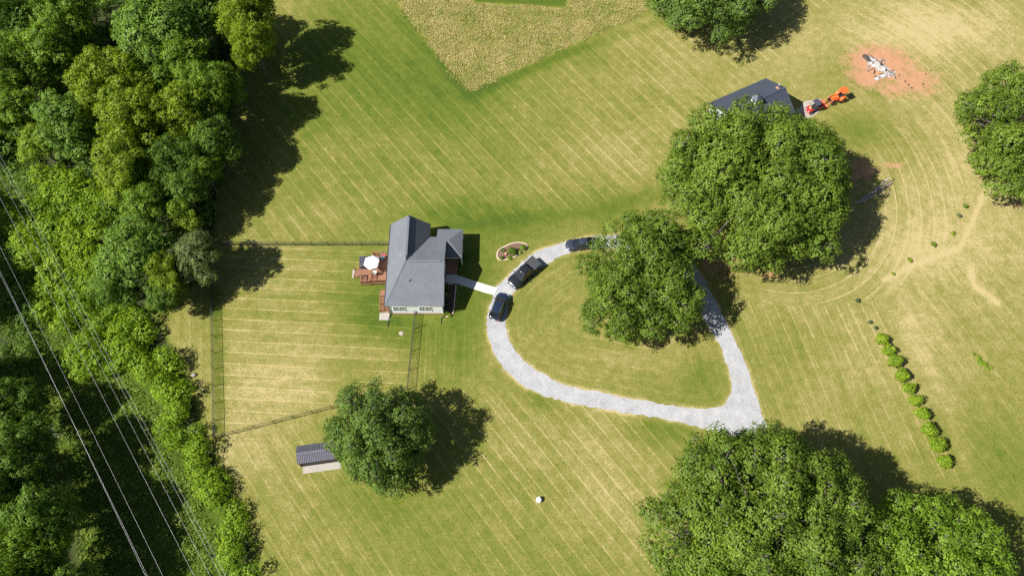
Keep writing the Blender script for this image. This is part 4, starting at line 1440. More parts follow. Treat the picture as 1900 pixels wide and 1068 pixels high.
for k, (u, v, r, h, lab) in enumerate([(855, 500, 0.45, 0.7, 'dark shrub in the shade at the porch corner'), (858, 488, 0.40, 0.6, 'dark shrub in the shade along the porch'), (860, 474, 0.4, 0.6, 'dark shrub in the shade at the far side of the porch')]):
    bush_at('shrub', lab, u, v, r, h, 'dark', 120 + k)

# ------------------------------------------------------------------ the row of clipped shrubs and the saplings at the right
ROWS = [(1637, 628, 0.98), (1649, 648, 0.98), (1661, 669, 1.12), (1674, 694, 1.10), (1688, 720, 0.95), (1699, 742, 0.98), (1712, 766, 1.15), (1725, 797, 1.25), (1741, 824, 1.25), (1752, 855, 1.08)]
ORD = ['topmost', 'second', 'third', 'fourth', 'fifth', 'sixth', 'seventh', 'eighth', 'ninth', 'lowest']
for k, (u, v, r) in enumerate(ROWS):
    r *= 0.92
    lab = ('%s lime green shrub of the slanting row of ten' % ORD[k]) if k in (0, 9) else ('%s lime green shrub from the top of the slanting row' % ORD[k])
    bush_at('row_shrub', lab, u, v, r, 2.25 * r, 'lime', 200 + k, group='row of lime green shrubs', leafsz=0.12, sp=0.34, lobes=11)
for k, (u, v, r, h, m, lab) in enumerate([(1591, 557, 0.42, 0.8, 'blue', 'lone bluish sapling above the shrub row'), (1615, 597, 0.34, 0.7, 'blue', 'upper of two little saplings just above the shrub row'),
                                          (1624, 608, 0.34, 0.8, 'blue', 'lower of two little saplings just above the shrub row'), (1791, 382, 0.45, 0.9, 'dark', 'dark sapling beside the dirt track, nearest the right oak'),
                                          (1780, 400, 0.42, 0.8, 'blue', 'dark sapling beside the track, second from the right oak'), (1768, 433, 0.5, 0.7, 'lime', 'pale green sapling below the two dark ones'),
                                          (1732, 453, 0.62, 1.0, 'fresh', 'bright green sapling on the grass right of the broad oak'), (1689, 482, 0.5, 0.7, 'yellow', 'thin yellowish sapling on the grass left of the bright one'),
                                          (1657, 508, 0.3, 0.3, 'lime', 'tiny plant below the thin yellowish sapling')]):
    bush_at('sapling', lab, u, v, r * 0.72, h * 0.9, m, 230 + k, lobes=4, cat='sapling')
p = spot(1822, 671)
fern = thing('weed_patch', 'low ridged patch of bright weeds on the right-hand grass', 'weeds', (p.x, p.y, 0))
rng = np.random.RandomState(5)
bs = [((-0.8 + 0.19 * k + rng.uniform(-0.25, 0.25), 0.9 - 0.22 * k + rng.uniform(-0.3, 0.3), 0.08), rng.uniform(0.18, 0.36), 0.5, (0, 0, 1)) for k in range(10)]
o = bpy.data.objects.new('foliage', leaf_cloud('foliage', bs, rng, LEAF['lime'], spacing=0.22, per=8, clump=0.16, leaf=0.08, lowcut=-0.1))
col.objects.link(o)
o.parent = fern


# ------------------------------------------------------------------ wire fence round the back lawn
FH = 1.35


def fence(label, a, b, skip_first=False, step=2.6):
    a, b = Vector((a[0], a[1], 0)), Vector((b[0], b[1], 0))
    L = (b - a).length
    d = (b - a) / L
    t = thing('wire_fence', label, 'fence', a, math.atan2(d.y, d.x))
    n = max(1, round(L / step))
    pm = MB().tube([(0, 0, -0.1), (0, 0, FH + 0.04)], 0.042, 8).lathe([(0.05, FH + 0.04), (0.03, FH + 0.09)], 8).mesh('post')
    pm.materials.append(M['wire'])
    for k in range(n + 1):
        if k == 0 and skip_first:
            continue
        o = bpy.data.objects.new('post', pm)
        col.objects.link(o)
        o.parent = t
        o.location = (k * L / n, 0, 0)
    MB().tube([(0, 0, FH), (L, 0, FH)], 0.026, 6).build('top_rail', 'wire', t)
    wm = MB()
    for k in range(8):
        wm.tube([(0, 0.01, 0.08 + k * 0.17), (L, 0.01, 0.08 + k * 0.17)], 0.008, 3, False)
    m = int(L / 0.12)
    for k in range(1, m):
        wm.tube([(k * L / m, 0.012, 0.04), (k * L / m, 0.012, FH)], 0.007, 3, False)
    tag(wm.build('wire_mesh', 'wire', t), kind='stuff')
    return t


fb_nw0, fb_sw = spot(395, 533), spot(401, 813)
dirw = (fb_nw0 - fb_sw).normalized()
nw = fb_sw + dirw * ((60.1 - fb_sw.y) / dirw.y)
fb_se = spot(757, 722)
fence('black wire fence along the upper side of the back lawn', nw, (-18.1, 60.1, 0))
fence('black wire fence down the left side of the back lawn', nw, fb_sw, True)
fence('black wire fence slanting along the lower side of the back lawn', fb_sw, fb_se, True)
fence('short black wire fence from the house wall down to the round tree', (-14.4, 48.38, 0), fb_se)
p0 = Vector((-14.4, 47.3, 0))
gt = thing('fence_gate', 'open wire gate beside the fence below the house wall', 'gate', (-14.45, 46.0, 0), R_(35))
MB().tube([(0, 0, 0.1), (1.1, 0, 0.1), (1.1, 0, FH - 0.05), (0, 0, FH - 0.05), (0, 0, 0.1)], 0.025, 6).build('gate_frame', 'wire', gt)
wm = MB()
for k in range(1, 9):
    wm.tube([(k * 0.122, 0, 0.1), (k * 0.122, 0, FH - 0.05)], 0.005, 3, False)
tag(wm.build('wire_mesh', 'wire', gt), kind='stuff')

# ------------------------------------------------------------------ barn with cupola
ba = math.atan2(5.2, 10.2)
barn = thing('barn', 'dark standing-seam roofed barn with cupola behind the broad oak', 'barn', (39.7, 83.9, 0), ba)
BL, BW, BE, BR = 5.75, 4.45, 3.15, 5.5
bw = MB().box(-BL + 0.35, BL - 0.35, -BW + 0.35, BW - 0.35, 0, BE - 0.06)
for x in (-BL + 0.35, BL - 0.60):
    bw.add([(x, -BW + 0.5, BE - 0.059), (x, BW - 0.5, BE - 0.059), (x, 0, BR - 0.22), (x + 0.25, -BW + 0.5, BE - 0.059), (x + 0.25, BW - 0.5, BE - 0.059), (x + 0.25, 0, BR - 0.22)],
           [(0, 2, 1), (3, 4, 5), (0, 3, 5, 2), (1, 2, 5, 4), (0, 1, 4, 3)])
bw.build('wall', 'siding', barn)
for sg, nm in ((1, 'far'), (-1, 'near')):
    r = MB()
    poly_solid(r, [(-BL, 0, BR), (BL, 0, BR), (BL, sg * BW, BE), (-BL, sg * BW, BE)] if sg < 0 else [(-BL, sg * BW, BE), (BL, sg * BW, BE), (BL, 0, BR), (-BL, 0, BR)], 0.06)
    ro = r.build('roof', 'barn_roof', barn)
    sm = MB()
    for k in range(31):
        x = -BL + 0.1 + k * (2 * BL - 0.2) / 30
        sm.bar((x, sg * 0.02, BR + 0.045), (x, sg * BW, BE + 0.045), 0.10, 0.09)
    tag(sm.build('seams', 'barn_roof', ro), kind='stuff')
MB().bar((-BL, 0, BR + 0.05), (BL, 0, BR + 0.05), 0.30, 0.07).build('ridge_cap', 'barn_roof', barn)
for y in (BW - 0.05, -BW + 0.05):
    MB().box(-BL, BL, y - 0.06, y + 0.06, BE - 0.2, BE - 0.075).build('fascia', 'trim', barn)
cup = MB().box(-0.62, 0.42, -0.55, 0.55, BR - 0.35, BR + 0.75).build('cupola', 'trim', barn)
MB().hull4([(-0.80, -0.73, BR + 0.76), (0.60, -0.73, BR + 0.76), (0.60, 0.73, BR + 0.76), (-0.80, 0.73, BR + 0.76)],
           [(-0.14, -0.04, BR + 1.42), (-0.06, -0.04, BR + 1.42), (-0.06, 0.04, BR + 1.42), (-0.14, 0.04, BR + 1.42)]).build('cupola_roof', 'barn_roof', cup)
for sx in (-0.635, 0.42):
    MB().box(sx, sx + 0.015, -0.4, 0.4, BR + 0.1, BR + 0.6).build('louvre', 'dark_metal', cup)
MB().tube([(-0.1, 0, BR + 1.42), (-0.1, 0, BR + 2.05)], 0.02, 6).bar((-0.32, 0, BR + 1.85), (0.12, 0, BR + 1.85), 0.03).build('weather_vane', 'dark_metal', cup)
vp = MB().box(4.55, 5.05, 0.45, 0.95, BE + 1.55, BE + 2.15).build('flue_base', 'terracotta', barn)
MB().tube([(4.8, 0.7, BE + 2.1), (4.8, 0.7, BE + 3.0)], 0.08, 8).lathe([(0.16, 0), (0.04, 0.14)], 10, (4.8, 0.7, BE + 3.0)).build('flue_pipe', 'galv', vp)
dr = MB().box(BL - 0.349, BL - 0.28, -1.5, 1.5, 0.02, 2.6).build('door', 'trim', barn)
MB().bar((BL - 0.26, -1.4, 0.1), (BL - 0.26, 1.4, 2.5), 0.12, 0.02, (1, 0, 0)).build('brace', 'dark_metal', dr)
p = spot(1341, 232, 1.3)

# ------------------------------------------------------------------ small metal shed
sa = math.atan2(0.72, 5.0)
shed = thing('storage_shed', 'small dark ribbed metal shed beside the round tree', 'shed', (-26.55, 27.12, 0), sa)
SL = 2.62
sw = MB().box(-SL + 0.06, SL - 0.06, -1.12, 1.12, 0.05, 2.0)
for x in (-SL + 0.061, SL - 0.121):
    sw.add([(x, -1.1, 2.001), (x, 1.1, 2.001), (x, 0, 2.52), (x + 0.06, -1.1, 2.001), (x + 0.06, 1.1, 2.001), (x + 0.06, 0, 2.52)], [(0, 2, 1), (3, 4, 5), (0, 3, 5, 2), (1, 2, 5, 4), (0, 1, 4, 3)])
sw.build('wall', 'shed_wall', shed)
rb = MB()
for k in range(23):
    x = -SL + 0.12 + k * (2 * SL - 0.24) / 22
    rb.box(x - 0.035, x + 0.035, -1.155, -1.121, 0.06, 1.98)
tag(rb.build('wall_ribs', 'shed_wall', shed), kind='stuff')
for sg in (1, -1):
    r = MB()
    poly_solid(r, [(-SL, 0, 2.62), (SL, 0, 2.62), (SL, sg * 1.25, 2.05), (-SL, sg * 1.25, 2.05)] if sg < 0 else [(-SL, sg * 1.25, 2.05), (SL, sg * 1.25, 2.05), (SL, 0, 2.62), (-SL, 0, 2.62)], 0.04)
    ro = r.build('roof', 'shed_roof', shed)
    sm = MB()
    for k in range(23):
        x = -SL + 0.06 + k * (2 * SL - 0.12) / 22
        sm.bar((x, sg * 0.02, 2.64), (x, sg * 1.25, 2.07), 0.06, 0.06)
    tag(sm.build('ribs', 'shed_roof', ro), kind='stuff')
MB().bar((-SL, 0, 2.66), (SL, 0, 2.66), 0.26, 0.05).build('ridge_cap', 'shed_roof', shed)
MB().box(-2.35, SL + 0.2, -2.15, 1.2, 0.0, 0.05).build('concrete_pad', 'pad_concrete', shed)

# ------------------------------------------------------------------ vehicles
def wheel(parent, x, y, r, w, rim=0.62, mat='rim'):
    """a wheel standing at (x, y): tyre with its rim"""
    s = 1 if y > 0 else -1
    t = MB().lathe([(r * 0.60, -w / 2), (r * 0.93, -w / 2), (r, -w * 0.3), (r, w * 0.3), (r * 0.93, w / 2), (r * 0.60, w / 2)], 20, (x, y, r), 'y').build('wheel', 'tyre', parent, True)
    MB().lathe([(r * rim, -0.02), (r * rim, 0.0), (r * 0.5, 0.02), (r * 0.15, 0.03)] if s > 0 else [(r * 0.15, -0.03), (r * 0.5, -0.02), (r * rim, 0.0), (r * rim, 0.02)], 16, (x, y + s * w * 0.46, r), 'y').build('rim', mat, t)
    return t


def car(name, label, loc, rz, L, W, body, cabin, paint, wheel_r, wb, cat='car', roofrails=False):
    """body: stations (x, half-width, bottom, shoulder, crown); cabin: (x0,x1,x2,x3, halfwidth low, halfwidth high, z low, z high)"""
    t = thing(name, label, cat, loc, rz)
    sec = []
    for x, w, zb, zs, zt in body:
        half = [(0.0, zb), (w * 0.86, zb), (w * 0.98, zb + 0.14), (w, zb + 0.55 * (zs - zb)), (w * 0.965, zs - 0.03), (w * 0.86, zs + 0.35 * (zt - zs)), (w * 0.45, zt), (0.0, zt + 0.012)]
        sec.append([(x, y, z) for y, z in half] + [(x, -y, z) for y, z in half[-2:0:-1]])
    MB().loft(sec).build('body', paint, t, True, subsurf=1)
    x0, x1, x2, x3, wl, wh, zl, zh = cabin            # back foot, back top, front top, front foot
    low = [(x0, -wl * 0.94), (x0, wl * 0.94), (x3, wl * 0.90), (x3, -wl * 0.90)]
    xm = (x0 + x3) / 2
    lo = [(x0, -wl * 0.92, zl), (xm, -wl, zl), (x3, -wl * 0.86, zl), (x3 + 0.10, 0, zl - 0.01), (x3, wl * 0.86, zl), (xm, wl, zl), (x0, wl * 0.92, zl), (x0 - 0.06, 0, zl)]
    xn = (x1 + x2) / 2
    hi = [(x1, -wh * 0.92, zh - 0.05), (xn, -wh, zh - 0.03), (x2, -wh * 0.90, zh - 0.06), (x2 + 0.06, 0, zh - 0.045), (x2, wh * 0.90, zh - 0.06), (xn, wh, zh - 0.03), (x1, wh * 0.92, zh - 0.05), (x1 - 0.04, 0, zh - 0.04)]
    MB().hull4(lo, hi).build('windows', 'car_glass', t)
    ro = [(p[0] + (0.03 if p[0] < xn else -0.0), p[1] * 1.02, p[2] - 0.015) for p in hi]
    r2 = [(xn + (p[0] - xn) * 0.90, p[1] * 0.86, zh + 0.02) for p in hi]
    MB().hull4(ro, r2).build('roof', paint, t, True, bevel=0.02)
    for i in (0, 1, 2, 4, 5, 6):
        a, b = Vector(lo[i]), Vector(hi[i])
        out = Vector((0, 0.012 * (1 if a.y > 0 else -1), 0))
        MB().bar(a + out, b + out, 0.075, 0.05, (0, 1, 0)).build('pillar', paint, t)
    for sx in (wb / 2, -wb / 2):
        for y in (W / 2 - 0.10, -W / 2 + 0.10):
            wheel(t, sx + 0.05, y, wheel_r, 0.22)
            s = 1 if y > 0 else -1
            ar = MB()
            pts = [(sx + 0.05 + math.cos(a) * wheel_r * 1.13, s * (W / 2 - 0.005), wheel_r + math.sin(a) * wheel_r * 1.13) for a in [k * math.pi / 8 for k in range(9)]]
            ar.tube(pts, 0.035, 5)
            ar.build('wheel_arch', 'plastic', t)
    xf, xb = body[-1][0], body[0][0]
    for s in (1, -1):
        MB().bar((xf - 0.34, s * (W / 2 - 0.20), body[-2][3] - 0.10), (xf - 0.02, s * (W / 2 - 0.36), body[-1][3] - 0.04), 0.20, 0.13).build('headlight', 'lamp_clear', t, bevel=0.02)
        MB().bar((xb + 0.02, s * (W / 2 - 0.28), body[0][3] - 0.06), (xb + 0.22, s * (W / 2 - 0.14), body[1][3] - 0.08), 0.16, 0.14).build('taillight', 'lamp_red', t, bevel=0.02)
        MB().bar((x3 - 0.35, s * (W / 2 - 0.06), zl + 0.06), (x3 - 0.42, s * (W / 2 + 0.17), zl + 0.12), 0.13, 0.14).build('mirror', 'plastic', t, bevel=0.02)
    MB().box(xf - 0.02, xf + 0.025, -W * 0.24, W * 0.24, body[-1][2] + 0.14, body[-1][3] - 0.08).build('grille', 'plastic', t)
    MB().box(xb - 0.03, xb + 0.03, -0.16, 0.16, body[0][2] + 0.28, body[0][2] + 0.40).build('number_plate', 'trim', t)
    if roofrails:
        for s in (1, -1):
            MB().tube([(x1 + 0.1, s * wh * 0.90, zh + 0.02), (x1 + 0.35, s * wh * 0.92, zh + 0.06), (x2 - 0.35, s * wh * 0.92, zh + 0.06), (x2 - 0.1, s * wh * 0.9, zh + 0.02)], 0.02, 5).build('roof_rail', 'chrome', t)
    return t


# dark sport utility car nearest the path
car('parked_car', 'dark blue hatch-backed utility car on the driveway below the path', (-1.95, 49.45, 0.035), R_(70), 4.6, 1.88,
    [(-2.30, 0.78, 0.36, 0.82, 0.95), (-2.18, 0.88, 0.26, 0.92, 1.04), (-1.4, 0.94, 0.24, 0.98, 1.06), (0.0, 0.94, 0.24, 0.98, 1.05), (0.9, 0.94, 0.24, 0.96, 1.06), (1.6, 0.92, 0.24, 0.88, 1.00), (2.05, 0.86, 0.26, 0.78, 0.90), (2.30, 0.70, 0.34, 0.66, 0.74)],
    (-2.10, -1.55, 0.45, 1.25, 0.86, 0.66, 0.98, 1.68), 'navy_paint', 0.36, 2.7, roofrails=True)
# sedan under the oak
ps = spot(1074, 452, 0.5)
car('parked_car', 'dark blue saloon car nosing out from under the island oak', (ps.x + 0.35, ps.y - 0.1, 0.035), R_(188), 4.85, 1.86,
    [(-2.42, 0.76, 0.36, 0.80, 0.92), (-2.25, 0.86, 0.24, 0.88, 1.00), (-1.4, 0.93, 0.20, 0.92, 1.02), (0.0, 0.93, 0.20, 0.90, 0.98), (0.9, 0.93, 0.20, 0.86, 0.98), (1.7, 0.91, 0.20, 0.78, 0.88), (2.2, 0.84, 0.24, 0.68, 0.76), (2.42, 0.66, 0.32, 0.58, 0.64)],
    (-1.75, -0.95, 0.30, 1.30, 0.84, 0.62, 0.93, 1.44), 'slate_paint', 0.34, 2.85)

# pickup
a, b = spot(948, 527, 0.6), spot(995, 484, 0.8)
hd = math.atan2(a.y - b.y, a.x - b.x)
pick = car('pickup_truck', 'black pickup truck with ribbed bed cover parked on the driveway bend', ((a.x + b.x) / 2 + 0.05, (a.y + b.y) / 2 - 0.1, 0.035), hd, 5.9, 2.02,
           [(-2.92, 0.92, 0.55, 1.10, 1.12), (-2.80, 0.99, 0.48, 1.20, 1.22), (-1.0, 1.00, 0.46, 1.22, 1.24), (0.0, 1.00, 0.46, 1.20, 1.24), (1.2, 1.00, 0.46, 1.16, 1.24), (2.0, 0.99, 0.46, 1.10, 1.20), (2.7, 0.95, 0.48, 1.02, 1.12), (2.95, 0.84, 0.52, 0.92, 0.98)],
           (-1.02, -0.78, 0.62, 1.45, 0.92, 0.74, 1.18, 1.90), 'black_paint', 0.41, 3.65, cat='pickup')
MB().box(-2.85, -1.12, -0.90, 0.90, 1.20, 1.275).build('bed_cover', 'tonneau', pick, bevel=0.02)
for k in range(4):
    MB().box(-2.62 + k * 0.43, -2.56 + k * 0.43, -0.89, 0.89, 1.2755, 1.30).build('cover_rib', 'plastic', pick)
for s in (1, -1):
    MB().bar((-2.88, s * 0.95, 1.25), (-1.1, s * 0.95, 1.25), 0.10, 0.06).build('bed_rail', 'plastic', pick)
MB().box(2.93, 3.03, -0.88, 0.88, 0.50, 0.68).build('front_bumper', 'chrome', pick, bevel=0.03)
MB().box(2.93, 3.00, -0.52, 0.52, 0.70, 0.93).build('grille_bar', 'chrome', pick, bevel=0.02)
MB().box(-3.02, -2.90, -0.88, 0.88, 0.50, 0.66).build('rear_bumper', 'chrome', pick, bevel=0.03)
for s in (1, -1):
    MB().box(-0.9, 1.3, s * 1.0 - 0.09, s * 1.0 + 0.09, 0.38, 0.44).build('running_board', 'plastic', pick)

# ------------------------------------------------------------------ tractor and cart by the barn
tr = thing('tractor', 'orange loader tractor with raised canopy beside the barn apron', 'tractor', (55.45, 88.35, 0), R_(203))
MB().hull4([(0.15, -0.36, 0.62), (1.55, -0.32, 0.62), (1.55, 0.32, 0.62), (0.15, 0.36, 0.62)], [(0.15, -0.36, 1.36), (1.50, -0.28, 1.22), (1.50, 0.28, 1.22), (0.15, 0.36, 1.36)]).build('hood', 'orange', tr, bevel=0.05)
MB().box(1.551, 1.60, -0.26, 0.26, 0.66, 1.16).build('grille', 'plastic', tr)
MB().box(-0.95, 0.15, -0.34, 0.34, 0.45, 0.78).box(0.15, 1.5, -0.22, 0.22, 0.42, 0.615).build('chassis', 'dark_metal', tr)
st = MB().box(-0.72, -0.28, -0.25, 0.25, 0.88, 1.0).box(-0.85, -0.721, -0.25, 0.25, 0.9, 1.36).build('seat', 'plastic', tr, bevel=0.03)
MB().tube([(0.12, 0, 1.2), (-0.10, 0, 1.42)], 0.025, 6).build('steering_column', 'dark_metal', tr)
MB().tube([(-0.12 + 0.06 * math.sin(k * 0.7854), 0.19 * math.cos(k * 0.7854), 1.43 + 0.1 * math.sin(k * 0.7854)) for k in range(9)], 0.018, 5).build('steering_wheel', 'plastic', tr)
for s in (1, -1):
    wheel(tr, -0.55, s * 0.72, 0.62, 0.36, 0.6, 'orange')
    wheel(tr, 1.15, s * 0.62, 0.40, 0.26, 0.6, 'orange')
    f = MB()
    for k in range(6):
        a0, a1 = 0.35 + k * 0.42, 0.35 + (k + 1) * 0.42
        f.bar((-0.55 + 0.72 * math.cos(a0), s * 0.66, 0.62 + 0.72 * math.sin(a0)), (-0.55 + 0.72 * math.cos(a1), s * 0.66, 0.62 + 0.72 * math.sin(a1)), 0.46, 0.035, (0, 0, 1))
    f.build('fender', 'orange', tr)
    MB().bar((0.30, s * 0.50, 1.15), (1.35, s * 0.50, 1.28), 0.09, 0.14).bar((1.35, s * 0.50, 1.28), (2.30, s * 0.50, 0.42), 0.09, 0.14).build('loader_arm', 'orange', tr)
    MB().bar((0.30, s * 0.44, 0.55), (0.30, s * 0.44, 1.25), 0.12, 0.16).build('loader_post', 'orange', tr)
    MB().bar((0.55, s * 0.50, 0.72), (1.50, s * 0.50, 1.06), 0.06).build('hydraulic_cylinder', 'dark_metal', tr)
    MB().bar((-0.92, s * 0.46, 0.75), (-0.95, s * 0.46, 2.38), 0.07).build('canopy_post', 'dark_metal', tr)
bk = MB()
prof = [(2.28, 0.62), (2.24, 0.20), (2.40, 0.06), (2.85, 0.05)]
for (xa, za), (xb2, zb2) in zip(prof[:-1], prof[1:]):
    bk.bar((xa, 0, za), (xb2, 0, zb2), 1.62, 0.04, (0, 0, 1))
for s in (1, -1):
    bk.add([(2.28, s * 0.80, 0.62), (2.24, s * 0.80, 0.20), (2.40, s * 0.80, 0.06), (2.85, s * 0.80, 0.05), (2.28, s * 0.77, 0.62), (2.24, s * 0.77, 0.20), (2.40, s * 0.77, 0.06), (2.85, s * 0.77, 0.05)],
           [(0, 1, 2, 3), (7, 6, 5, 4), (0, 3, 7, 4), (0, 4, 5, 1), (1, 5, 6, 2), (2, 6, 7, 3)])
bk.build('bucket', 'orange', tr)
MB().box(-1.25, 0.05, -0.62, 0.62, 2.38, 2.46).build('canopy', 'orange', tr, bevel=0.04)
MB().bar((-0.95, 0, 0.6), (-1.35, 0, 0.5), 0.5, 0.12).build('hitch', 'dark_metal', tr)

uv = thing('utility_cart', 'red side-by-side cart with dark roof on the barn apron', 'cart', (51.15, 86.35, 0.03), R_(207))
MB().hull4([(0.65, -0.60, 0.35), (1.45, -0.55, 0.40), (1.45, 0.55, 0.40), (0.65, 0.60, 0.35)], [(0.65, -0.58, 0.98), (1.38, -0.48, 0.80), (1.38, 0.48, 0.80), (0.65, 0.58, 0.98)]).build('hood', 'red', uv, bevel=0.04)
MB().box(-1.35, 0.65, -0.55, 0.55, 0.35, 0.52).build('chassis', 'plastic', uv)
cb = MB().box(-1.45, -0.45, -0.66, 0.66, 0.72, 0.78).box(-1.45, -0.45, -0.70, -0.661, 0.72, 1.05).box(-1.45, -0.45, 0.661, 0.70, 0.72, 1.05).box(-1.50, -1.451, -0.70, 0.70, 0.72, 1.05).box(-0.449, -0.40, -0.70, 0.70, 0.72, 1.05).build('cargo_bed', 'red', uv)
MB().box(-0.35, 0.15, -0.55, 0.55, 0.68, 0.80).box(-0.40, -0.30, -0.55, 0.55, 0.805, 1.25).build('seat', 'plastic', uv, bevel=0.03)
for s in (1, -1):
    wheel(uv, 0.98, s * 0.60, 0.32, 0.24)
    wheel(uv, -0.95, s * 0.60, 0.32, 0.24)
    MB().tube([(0.62, s * 0.58, 0.95), (0.25, s * 0.55, 1.88), (-0.42, s * 0.55, 1.88), (-0.50, s * 0.58, 0.6)], 0.03, 6).build('roll_cage', 'dark_metal', uv)
    MB().bar((1.40, s * 0.40, 0.72), (1.44, s * 0.28, 0.72), 0.10, 0.10).build('headlight', 'lamp_clear', uv)
MB().box(-0.62, 0.42, -0.66, 0.66, 1.91, 1.97).build('roof', 'slate_cover', uv, bevel=0.03)
sk = MB().lathe([(0.16, 0), (0.20, 0.14), (0.15, 0.26), (0.05, 0.28)], 10).build('feed_sack', 'straw', smooth=True)
p = uv.matrix_basis @ Vector((1.0, 0.15, 0.90))
sk.location = (51.15 + math.cos(R_(207)) * 0.95, 86.35 + math.sin(R_(207)) * 0.95, 0.93)
tag(sk, 'yellow sack lying on the hood of the red cart', 'sack')

# ------------------------------------------------------------------ burnt brush heap on the red clay
p = spot(1632, 126)
heap = thing('burn_pile', 'white ash and charred brush heap on the bare red clay', 'ash heap', (p.x, p.y, 0))
rng = np.random.RandomState(9)


def mound(mat, blobs, res, seed, name, zmax):
    """low lumpy mound, its rim feathering into the ground"""
    xs = [b[0] for b in blobs]
    ys = [b[1] for b in blobs]
    mr = max(max(b[2], b[3]) for b in blobs) * 1.4
    gx = np.arange(min(xs) - mr, max(xs) + mr, res)
    gy = np.arange(min(ys) - mr, max(ys) + mr, res)
    X, Y = np.meshgrid(gx, gy)
    h = np.zeros_like(X)
    for bx, by, rx, ry, rot, am in blobs:
        h = np.maximum(h, am * blob(X, Y, (bx, by), rx, ry, rot))
    h = (h + 0.55 * (fbm(X + seed, Y, 1.3, seed) - 0.5) * (h > 0.02) - 0.32) * zmax
    nx = len(gx)
    mb = MB()
    idx = -np.ones(X.size, int)
    keep = (h > -0.05).ravel()
    vs = []
    for q in np.nonzero(keep)[0]:
        idx[q] = len(vs)
        vs.append((X.ravel()[q], Y.ravel()[q], h.ravel()[q]))
    fs = []
    for jy in range(len(gy) - 1):
        for ix in range(nx - 1):
            q = [jy * nx + ix, jy * nx + ix + 1, (jy + 1) * nx + ix + 1, (jy + 1) * nx + ix]
            if all(idx[k] >= 0 for k in q):
                fs.append(tuple(idx[k] for k in q))
    mb.add(vs, fs)
    return mb.build(name, mat, heap)


mound('ash', [(-0.6, 1.2, 1.6, 0.9, -0.9, 1.0), (0.5, -0.2, 1.1, 0.9, -0.5, 1.0), (0.7, -1.7, 2.0, 0.5, 0.35, 1.0), (-0.6, -2.2, 0.7, 0.45, 0.8, 0.9)], 0.16, 3, 'ash_mound', 0.55)
mound('char', [(-1.9, 2.3, 0.9, 0.6, -0.9, 0.9), (-1.3, 1.4, 0.6, 0.3, -0.8, 0.8), (0.35, 0.5, 0.6, 0.4, 0.2, 0.9), (0.9, -0.6, 0.45, 0.3, 0.8, 0.85), (-1.2, -2.0, 0.3, 0.2, 0, 0.8)], 0.14, 7, 'char_mound', 0.62)
for k in range(14):
    x, y = rng.uniform(-2.0, 1.4), rng.uniform(-1.8, 2.4)
    x = x - 0.35 * y
    a = rng.uniform(0, 3.14)
    L = rng.uniform(0.4, 1.1)
    MB().tube([(x - math.cos(a) * L, y - math.sin(a) * L, 0.18), (x, y, 0.34), (x + math.cos(a) * L, y + math.sin(a) * L, 0.14)], [0.07, 0.06, 0.035], 6).build('charred_branch', 'char' if k % 2 else 'dead_wood', heap)
for k in range(7):
    p = spot(rng.uniform(1650, 1735), rng.uniform(130, 178))
    o = MB().lathe([(0.10, 0), (0.16, 0.06), (0.11, 0.13), (0.03, 0.15)], 7).build('clod', 'char')
    o.location = (p.x, p.y, 0)
    o.scale = (rng.uniform(0.7, 1.5), rng.uniform(0.7, 1.3), 1)
    tag(o, 'small dark clod lying on the clay right of the ash heap', 'clod', 'clods on the bare clay')

# ------------------------------------------------------------------ pile of long poles and boards under the oak's edge
POLES = [((1590, 377), (1620, 356), 0.20, 'lumber', 'wide pale board in the oak shade at the lower end of the pile'),
         ((1594, 372), (1634, 348), 0.12, 'lumber', 'long pale board reaching furthest into the oak shade'),
         ((1599, 375), (1622, 362), 0.16, 'lumber', 'short wide board lying at the lower side of the pile'),
         ((1616, 358), (1650, 330), 0.14, 'lumber', 'weathered board along the upper side of the pile'),
         ((1618, 360), (1660, 331), 0.13, 'pole_wood', 'darkest long pole sticking out of the pile into the sun'),
         ((1624, 358), (1655, 338), 0.10, 'lumber', 'thin pale board beside the darkest pole'),
         ((1626, 360), (1657, 341), 0.10, 'pole_wood', 'thin brown board at the sunny lower end of the pile'),
         ((1622, 352), (1646, 334), 0.10, 'lumber', 'thin grey board at the sunny upper end of the pile')]
for k, (pa_, pb_, wd, mt, lab) in enumerate(POLES):
    z = 0.07 + 0.11 * (k % 3)
    a, b = spot(*pa_, z), spot(*pb_, z)
    mb = MB()
    if mt == 'pole_wood':
        mb.tube([(a.x, a.y, a.z), ((a.x + b.x) / 2, (a.y + b.y) / 2, a.z + 0.03), (b.x, b.y, b.z)], [wd * 0.6, wd * 0.55, wd * 0.45], 8)
    else:
        mb.bar(a, b, wd * 1.6, 0.06)
    tag(mb.build('long_board', mt, bevel=0.008 if mt == 'lumber' else 0), lab, 'board', 'boards and poles of the pile')


def rock(name, label, loc, r, h, mat, seed, cat='rock'):
    rng = np.random.RandomState(seed)
    bm = bmesh.new()
    bmesh.ops.create_icosphere(bm, subdivisions=3, radius=1.0)
    pl = [(unit(rng.normal(0, 1, (1, 3)))[0], rng.uniform(0.72, 0.92)) for _ in range(9)]
    for v in bm.verts:
        q = np.array(v.co)
        for n_, d_ in pl:
            e = q @ n_ - d_
            if e > 0:
                q = q - n_ * e
        q = q * (1 + 0.05 * math.sin(5 * q[0] + seed) * math.cos(4 * q[1]))
        v.co = (q[0] * r, q[1] * r * 0.9, max(-0.05, (q[2] * 0.6 + 0.42) * h))
    me = bpy.data.meshes.new(name)
    bm.to_mesh(me)
    bm.free()
    me.materials.append(M[mat])
    o = bpy.data.objects.new(name, me)
    col.objects.link(o)
    o.location = loc
    return tag(o, label, cat)


